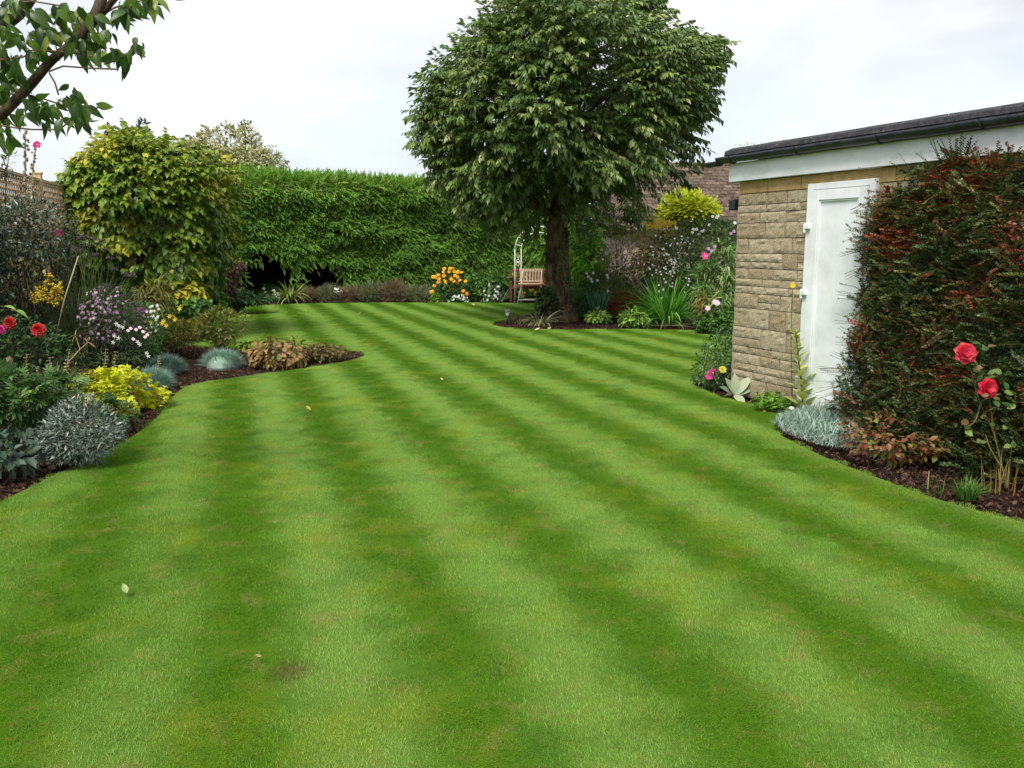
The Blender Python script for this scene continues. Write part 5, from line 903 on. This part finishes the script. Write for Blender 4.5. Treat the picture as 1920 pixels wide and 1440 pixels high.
# ================================================================= PLANTS ROUND THE GARAGE
r_, P, nn = bush('sweet_pea', 'straggling green climber hiding the far corner of the garage wall', 'climber', [(1306, 716), (1312, 680), (1322, 655), (1338, 632), (1366, 612), (1373, 640), (1373, 722), (1345, 728), (1322, 722)], Yg(728)+.15, .30, 1500, LF3, .042, G('pea_leaf', ['#22401a', '#38582a', '#567a44', '#8aa070']), .2, .6, .42, stem=DRY, nst=26, srad=.003)
blooms(r_, FS, PINK, at([1330, 1337], [704, 699], 8.75), A([[-.4, -1, .2], [.3, -1, .1]]), .050); blooms(r_, ROSE, G('pale_yellow_petal', ['#c8b820', '#dcd040', '#e8e070']), at([1355], [693], 8.7), A([0, -1, .5]), .042)
rs_ = thing('mullein_rosette', gp(1378, 747), 'rosette of large felty grey-green leaves lying at the wall corner', 'mullein'); cR = gp(1378, 746)+UP*.03
FELTL = G('felt_leaf', ['#5c7050', '#8c9a7a', '#b4bca0'], rough=.9, trans=.1); big = leafT(.42, .10, .25, 6, 'oval')
for tgt, s_ in (((1332, 735), .27), ((1400, 755), .22), ((1368, 712), .20), ((1396, 716), .25), ((1380, 706), .22), ((1410, 724), .22), ((1356, 722), .18), ((1372, 726), .16)):
    e_ = at(*tgt, cR[1]-.02 if tgt[1] < 730 else gp(*tgt)[1]); mk('leaf', [inst(big, cR[None], (e_-cR)[None], A([[0, -.6, .9]]), s_)], FELTL, rs_, smooth=True)
vs = thing('verbascum', gp(1506, 776), 'tall leafy mullein stalk growing in front of the white door', 'mullein'); c_ = gp(1506, 776); sp = smooth([c_, at(1504, 730, c_[1]), at(1498, 680, c_[1]), at(1492, 625, c_[1])]); mk('stem', [tube(sp, np.linspace(.011, .004, len(sp)), 6)], STEM, vs, smooth=True)
VL = G('mullein_leaf', ['#84943c', '#b0bc60', '#d4da90'], rough=.7, trans=.25); k_ = 34; tt = np.linspace(0, 1, k_)**.9; q = A([[np.interp(t_, np.linspace(0, 1, len(sp)), sp[:, j]) for j in range(3)] for t_ in tt]); a_ = np.arange(k_)*2.4
mk('leaves', [inst(leafT(.42, .15, .45, 4, 'oval'), q, np.stack([np.cos(a_), np.sin(a_), np.full(k_, 1.7)], 1), UP, np.interp(tt, [0, .15, .7, 1], [.24, .20, .12, .06]))], VL, vs, smooth=True)
vs = thing('evening_primrose', gp(1487, 772)*A([1, 1, 0]), 'thin dry stem with one yellow flower in front of the stone wall', 'flowers'); c_ = gp(1487, 772); sp = smooth([c_, at(1484, 700, c_[1]), at(1483, 620, c_[1]), at(1486, 542, c_[1])]); mk('stem', [tube(sp, .0035, 5)], STEM, vs)
blooms(vs, FS, YEL, at([1486], [535], c_[1]-.02), A([-.2, -1, .1]), .026); q = at(1484+R.normal(0, 1.5, 26), R.uniform(548, 690, 26), c_[1]); mk('leaves', [inst(LANCE, q, R.normal(0, .6, (26, 3))+UP, R.normal(0, 1, (26, 3)), .035)], VL, vs)
r_, P, nn = bush('low_viola', 'bright green low clump with a white flower at the foot of the wall', 'flowers', [(1418, 762), (1424, 750), (1445, 744), (1475, 750), (1496, 765), (1490, 778), (1455, 770)], Yg(768), .14, 520, lobed, .026, G('fresh_green', ['#3c6a14', '#5c8c20', '#80ac34']), .2, .4, .3, nst=0)
blooms(r_, FS, WHT, at([1461, 1463], [757, 760], 7.75), A([0, -1, .5]), .028); blooms(r_, FS, WHT, gp(1484, 776)[None]+A([[0, 0, .05]]), A([0, -.6, 1]), .028)
for x, y, lb in ((1462, 781, 'tiny white blossom fallen on the lawn edge'), (1433, 776, 'small yellowish blossom fallen on the lawn below the wall'), (1600, 766, 'little pale blossom in the soil by the door')):
    g_ = gp(x, y)+UP*.025; mk('fallen_blossom', [inst(flowerT(5, .7, .2), g_[None], UP, A([1., 0, 0]), .018)], WHT if x != 1433 else M['pale_yellow_petal'], label=lb, cat='fallen blossom', group='fallen blossoms near the door')
clump('grass_tuft', 'thin dark grass tuft in the soil at the door step', 'grass tuft', gp(1545, 790), 110, .16, .005, MG, .22, (.1, 1.), (.2, .8), flat=.5)
# blue-grey pinks
q = A([gp(x, y)[:2] for x, y in [(1450, 798), (1462, 786), (1500, 780), (1560, 778), (1640, 782), (1670, 792), (1650, 830), (1600, 846), (1555, 846), (1510, 832), (1468, 813)]]); lo, hi = q.min(0), q.max(0); s_ = R.random((40000, 2))*(hi-lo)+lo; s_ = s_[inpoly(s_, q)][:9000]; m = len(s_); ee_ = np.clip(edged(s_, q)/.15, 0, 1)
dn = thing('dianthus', (q[:, 0].mean(), q[:, 1].mean(), 0), 'blue-grey carpet of spiky pinks foliage at the bed edge by the door', 'dianthus')
az_ = R.uniform(0, 2*math.pi, m); tl = R.uniform(.1, 1.1, m); F = np.stack([np.cos(az_)*np.sin(tl), np.sin(az_)*np.sin(tl)-.15, np.cos(tl)], 1); P = np.c_[s_, .02+.085*ee_*R.random(m)]
mk('leaves', [inst(bladeT(.05, 3, .5), P, F, UP+R.normal(0, .2, (m, 3)), R.uniform(.06, .12, m)*(.6+.4*ee_))], G('blue_grey', ['#587464', '#809c8c', '#a4bcae', '#c8d8c8'], rough=.6, trans=.15), dn, smooth=True)
clump('dianthus', 'small blue-grey tuft above the carpet of pinks', 'dianthus', gp(1640, 790), 180, .17, .006, M['blue_grey'], .10, (.0, .9), (.2, .8))
# rusty young rose
RR = G('bronze_rose', ['#5a3020', '#7a4630', '#8c6440', '#5e7030', '#86963c'], rough=.4)
bush('rose_bush', 'low rose bush with coppery and green young leaves before the cotoneaster', 'rose', [(1590, 835), (1600, 812), (1620, 800), (1650, 792), (1690, 785), (1725, 790), (1762, 812), (1780, 840), (1750, 862), (1700, 866), (1650, 858), (1610, 850)], 5.95, .28, 560, leafT(.62, .1, .2, 3, 'oval'), .048, RR, .15, .45, .34, nst=14, srad=.004)
# red rose
rb = gp(1888, 915); RY = rb[1]
rose = thing('rose_bush', rb, 'leggy rose bush carrying two crimson-pink blooms at the right edge', 'rose')
J = lambda *p: [at(x, y, RY+dy) for x, y, dy in p]
ST_ = [J((1888, 915, 0), (1880, 880, .02), (1868, 830, .04), (1862, 805, .05), (1838, 760, .03), (1822, 700, 0), (1812, 668, -.05)), J((1862, 805, .05), (1858, 770, .05), (1853, 735, -.05)), J((1880, 880, .02), (1855, 840, .05), (1848, 815, .08)), J((1888, 915, 0), (1893, 870, .1), (1900, 820, .15), (1905, 780, .2)), J((1838, 760, .03), (1830, 790, .0), (1815, 800, -.05))]
mk('stem', [tube(smooth(s), np.linspace(.007, .003, len(smooth(s))), 6, R.random()) for s in ST_], surf('rose_cane', ['#4c4628', '#7a6c44'], 20), rose, smooth=True)
RP = G('crimson_petal', ['#98081e', '#b8102c', '#cc2442', '#dc4a64'], rough=.5, trans=.2)
RT2 = join([flowerT(7, .95, .15, 1, 0, 'round', seg=4), inst(flowerT(6, .95, .6, 1, 0, 'round', seg=4), A([[0, .05, 0]]), A([0, 1., 0]), A([.3, 0, 1.]), .78), inst(flowerT(5, 1., 1.4, 2, 0, 'round', seg=3), A([[0, .08, 0]]), A([0, 1., 0]), A([.8, 0, .5]), .6)])
blooms(rose, RT2, RP, at([1811, 1853], [662, 728], RY-.08), A([[-.15, -1, .35], [.05, -1, .15]]), [.072, .068])
lf = [(1842, 650, .07), (1830, 648, .06), (1800, 672, .05), (1835, 682, .07), (1822, 688, .07), (1868, 695, .06), (1885, 700, .07), (1862, 706, .06), (1845, 705, .06), (1872, 716, .06), (1878, 735, .07), (1884, 752, .08), (1870, 760, .07), (1830, 776, .06), (1800, 772, .06), (1815, 788, .07), (1845, 788, .05), (1855, 745, .05), (1890, 800, .06), (1838, 826, .05), (1850, 800, .05), (1820, 712, .05), (1806, 806, .07), (1792, 790, .05), (1905, 760, .07), (1900, 840, .06)]
q = np.repeat(A([at(x, y, RY+R.normal(0, .06)) for x, y, s in lf]), 2, 0)+R.normal(0, .015, (len(lf)*2, 3)); m = len(q); mk('leaves', [inst(leafT(.66, .1, .2, 4, 'oval'), q, R.normal(0, 1, (m, 3))*A([1, .5, .4]), UP+R.normal(0, .4, (m, 3))-A([0, .7, 0]), np.repeat([s for *_, s in lf], 2)*.85)], G('rose_leaf', ['#2c4c20', '#4a6c30', '#7a9048', '#6a4a30']), rose, smooth=True)
clump('grass_tuft', 'bright green grass tuft in the bare soil near the right edge', 'grass tuft', gp(1812, 935), 170, .13, .005, G('tuft_green', ['#2c5418', '#4c7c24', '#78a044']), .05, (.0, .55), (.1, .7))
clump('grass_tuft', 'sparse pale shoots left of the bright green grass tuft', 'grass tuft', gp(1765, 925), 22, .11, .005, M['tuft_green'], .10, (.2, .9), (.0, .6))
mk('plant_stick', [tube([gp(1739, 922), gp(1739, 922)+A([.0, 0, .13])], .003, 5)], CANE, label='short pale stick in the soil left of the shoots', cat='stick')
clump('dry_stalks', 'dead upright stalks round the foot of the crimson rose', 'dry stalk', gp(1885, 920), 30, .22, .006, G('straw', []), .14, (.0, .4), (.0, .2))
# ---- cotoneaster trained on the wall
cot = thing('cotoneaster', gw(3.2, 0, .3), 'sprawling cotoneaster covering the garage wall, red-berried and rusty at the top', 'shrub')
tiny = diaT(.8, .08, .05, .5); cs_ = [spray_tpl(tiny, 20, 1., .14, 1.2, -.1, .006, True, .32, .25) for _ in range(2)]
def tmin(z): return np.interp(z, [0, .12, .3, .55, .8, 1.0, 1.3, 1.55, 1.75, 1.9, 2.1, 2.3], [1.42, 1.45, 1.50, 1.60, 1.70, 1.76, 1.80, 1.68, 1.80, 1.86, 2.1, 2.9])
m = 15000; z = 2.12*R.random(m)**.9; tt = 1.45+(WL-1.6)*R.random(m)**1.6
thk = np.interp(z, [0, .4, .9, 1.4, 1.8, 2.1], [.62, .58, .46, .34, .22, .12]); ln3 = vnoise(np.c_[tt*1.9, z*2.8, z*0], 12); ln4 = vnoise(np.c_[tt*4.5, z*6, z*0], 13)
edge_ = np.clip((tt-tmin(z))/.35, 0, 1); off = thk*np.sqrt(edge_+.03)*(.45+.75*(ln3*.6+ln4*.4))+R.uniform(-.12, .04, m)
k = (tt > tmin(z)+R.normal(0, .02, m)) & (off > .0) & ((ln3*.5+ln4*.5 > .27) | (z < .8)) & ~((z > 1.9) & (ln3 < .5)); tt, z, off, edge_ = tt[k], z[k], off[k], edge_[k]; m = len(tt)
P = gw(0, 0)+DD*tt[:, None]+UP*z[:, None]+OUT*off[:, None]
F = nrm(OUT*R.uniform(.0, .55, m)[:, None]-DD*(np.where(R.random(m) < .7, 1, -1)*R.uniform(.3, 1.1, m))[:, None]+UP*R.normal(.15, .5, m)[:, None]); s_ = R.uniform(.09, .22, m)
tx, ty = proj(P+F*s_[:, None]); lim = np.interp(ty, [255, 300, 318, 340, 380, 450, 520, 600, 680, 730, 765, 800, 840, 900], [1800, 1720, 1655, 1628, 1618, 1604, 1618, 1602, 1596, 1584, 1572, 1600, 1660, 1760])+R.normal(0, 13, m)
k = (tx > lim) & (ty > 268+R.normal(0, 7, m)); P, F, s_, z = P[k], F[k], s_[k], z[k]; m = len(P)
hgt_ = np.clip((z-1.0)/.9, 0, 1); rust = np.clip(R.normal(.28, .17, m)+.46*hgt_*(vnoise(P*2.6, 3)*2.1-.6)+.20*(vnoise(P*3.1, 8) > .70), 0, 1)
COT = G('cotoneaster_leaf', ['#26361a', '#384a26', '#55602e', '#64422a', '#823826', '#a0442e'], rough=.38, trans=.15, mul=1.25, pos=[0, .25, .45, .62, .82, 1])
mk('foliage', [inst(cs_[j], P[j::2], F[j::2], UP+R.normal(0, .3, P[j::2].shape), s_[j::2], rust[j::2]) for j in (0, 1)], COT, cot)
# long shoots reaching over the door
SH = [(1628, 372, 1600, 395, .18), (1630, 400, 1598, 402, .2), (1622, 424, 1588, 424, .2), (1622, 470, 1576, 480, .25), (1625, 440, 1592, 450, .2), (1618, 500, 1590, 520, .15), (1615, 575, 1596, 600, .3), (1612, 640, 1572, 623, .4), (1606, 660, 1580, 650, .4), (1604, 690, 1538, 683, .45), (1600, 700, 1540, 694, .45), (1602, 705, 1552, 712, .5), (1600, 712, 1530, 726, .5), (1600, 722, 1560, 738, .5), (1598, 735, 1545, 752, .5), (1596, 745, 1540, 762, .55), (1745, 320, 1722, 282, .12), (1760, 310, 1752, 262, .12), (1775, 310, 1782, 262, .12), (1790, 310, 1812, 258, .12), (1770, 320, 1836, 280, .12), (1700, 330, 1672, 300, .1), (1850, 300, 1872, 276, .1), (1880, 300, 1905, 270, .1), (1612, 560, 1580, 545, .3), (1606, 610, 1566, 598, .35), (1598, 730, 1536, 742, .5), (1780, 300, 1745, 290, .1), (1770, 300, 1760, 268, .1), (1780, 300, 1798, 272, .1), (1790, 300, 1822, 268, .1), (1640, 330, 1606, 322, .08), (1600, 680, 1560, 665, .4), (1604, 652, 1568, 640, .35)]
ch = []
def onwall(x, y, off):                  # ray to the plane parallel to the wall at the given distance from it
    xp, yp = (x-960)/FPX, (720-y)/FPX; d = A([xp, cs+sn*yp, -sn+cs*yp]); o = A([0, 0, CH]); return o+d*(((gw(0, 0, off)-o)@OUT)/(d@OUT))
for x0, y0, x1, y1, of in SH:
    a_ = onwall(x0+12, y0, of*.8+.04); e_ = onwall(x1, y1, of+.10); l_ = np.linalg.norm(e_-a_)
    for _ in range(3 if l_ > .12 else 2): ch.append(inst(spray_tpl(tiny, int(max(14, l_/.010)), 1., .016/l_, 1.15, -.1, .0022/l_, True, R.uniform(-.1, .12), .12), a_[None]+R.normal(0, .012, (1, 3)), (e_-a_)[None]+R.normal(0, .02, (1, 3)), UP, l_, [R.uniform(.1, .5)]))
mk('shoots', ch, COT, cot)
mk('branches', [tube([gw(R.uniform(2.2, 3.6), 0, .2), gw(R.uniform(1.9, 4.5), R.uniform(.6, 1.0), .2), gw(R.uniform(1.8, 6.0), R.uniform(1.4, 2.0), .08)], [.02, .013, .005], 6, R.random()) for _ in range(34)], BARK, cot, smooth=True)
sel = R.choice(np.where((z > 1.0) & (vnoise(P*2.6, 3) > .42))[0], 2600); q = P[sel]+F[sel]*R.uniform(0, .12, 2600)[:, None]+R.normal(0, .012, (2600, 3))
be = mk('berries', [inst(sphT(5, 3), q, UP, A([1., 0, 0]), .0052)], G('red_berry', ['#7c140c', '#a42414', '#c03820'], rough=.3, trans=0), cot); be['kind'] = 'stuff'
# ================================================================= LEAVES LYING ON THE LAWN
FLF = G('fallen_leaf', ['#8c7c34', '#b0a04c', '#c8c08c', '#8ca060'], trans=.15)
for x, y, s_, r_n, lb in ((582, 769, .07, .1, 'curled brown leaf lying on the lawn left of centre'), (238, 1112, .055, .95, 'pale green leaf lying in the lower left lawn'), (490, 1229, .035, .4, 'small tan leaf lying near the bare patch in the foreground'), (670, 589, .12, .6, 'yellow leaf on the far lawn before the heathers'), (831, 712, .04, .6, 'tiny pale leaf in the middle of the lawn'), (890, 573, .11, .6, 'yellowish leaf on the far lawn left of the bench'), (1002, 619, .10, .7, 'pale leaf on the lawn at the tip of the tree bed'), (1027, 618, .10, .95, 'greenish leaf on the lawn in front of the tree bed'), (815, 568, .14, .8, 'green leaf lying at the foot of the orange daisies')):
    g_ = gp(x, y, .03); an = R.uniform(0, 6.28); mk('fallen_leaf', [inst(leafT(.5, .25, -.35, 4, 'oval'), g_[None], A([math.cos(an), math.sin(an), .1]), UP+A([.2, -.5, 0]), s_, [r_n])], FLF, label=lb, cat='fallen leaf', group='fallen leaves on the lawn')

bush('neighbour_hedge', 'dark hedge seen through the gaps of the wooden fence', 'hedge', [(-200, 620), (-200, 400), (-60, 402), (60, 415), (140, 420), (150, 620)], 15.5, .6, 3800, LF3, .12, DG, .2, .5, .1, nst=0)
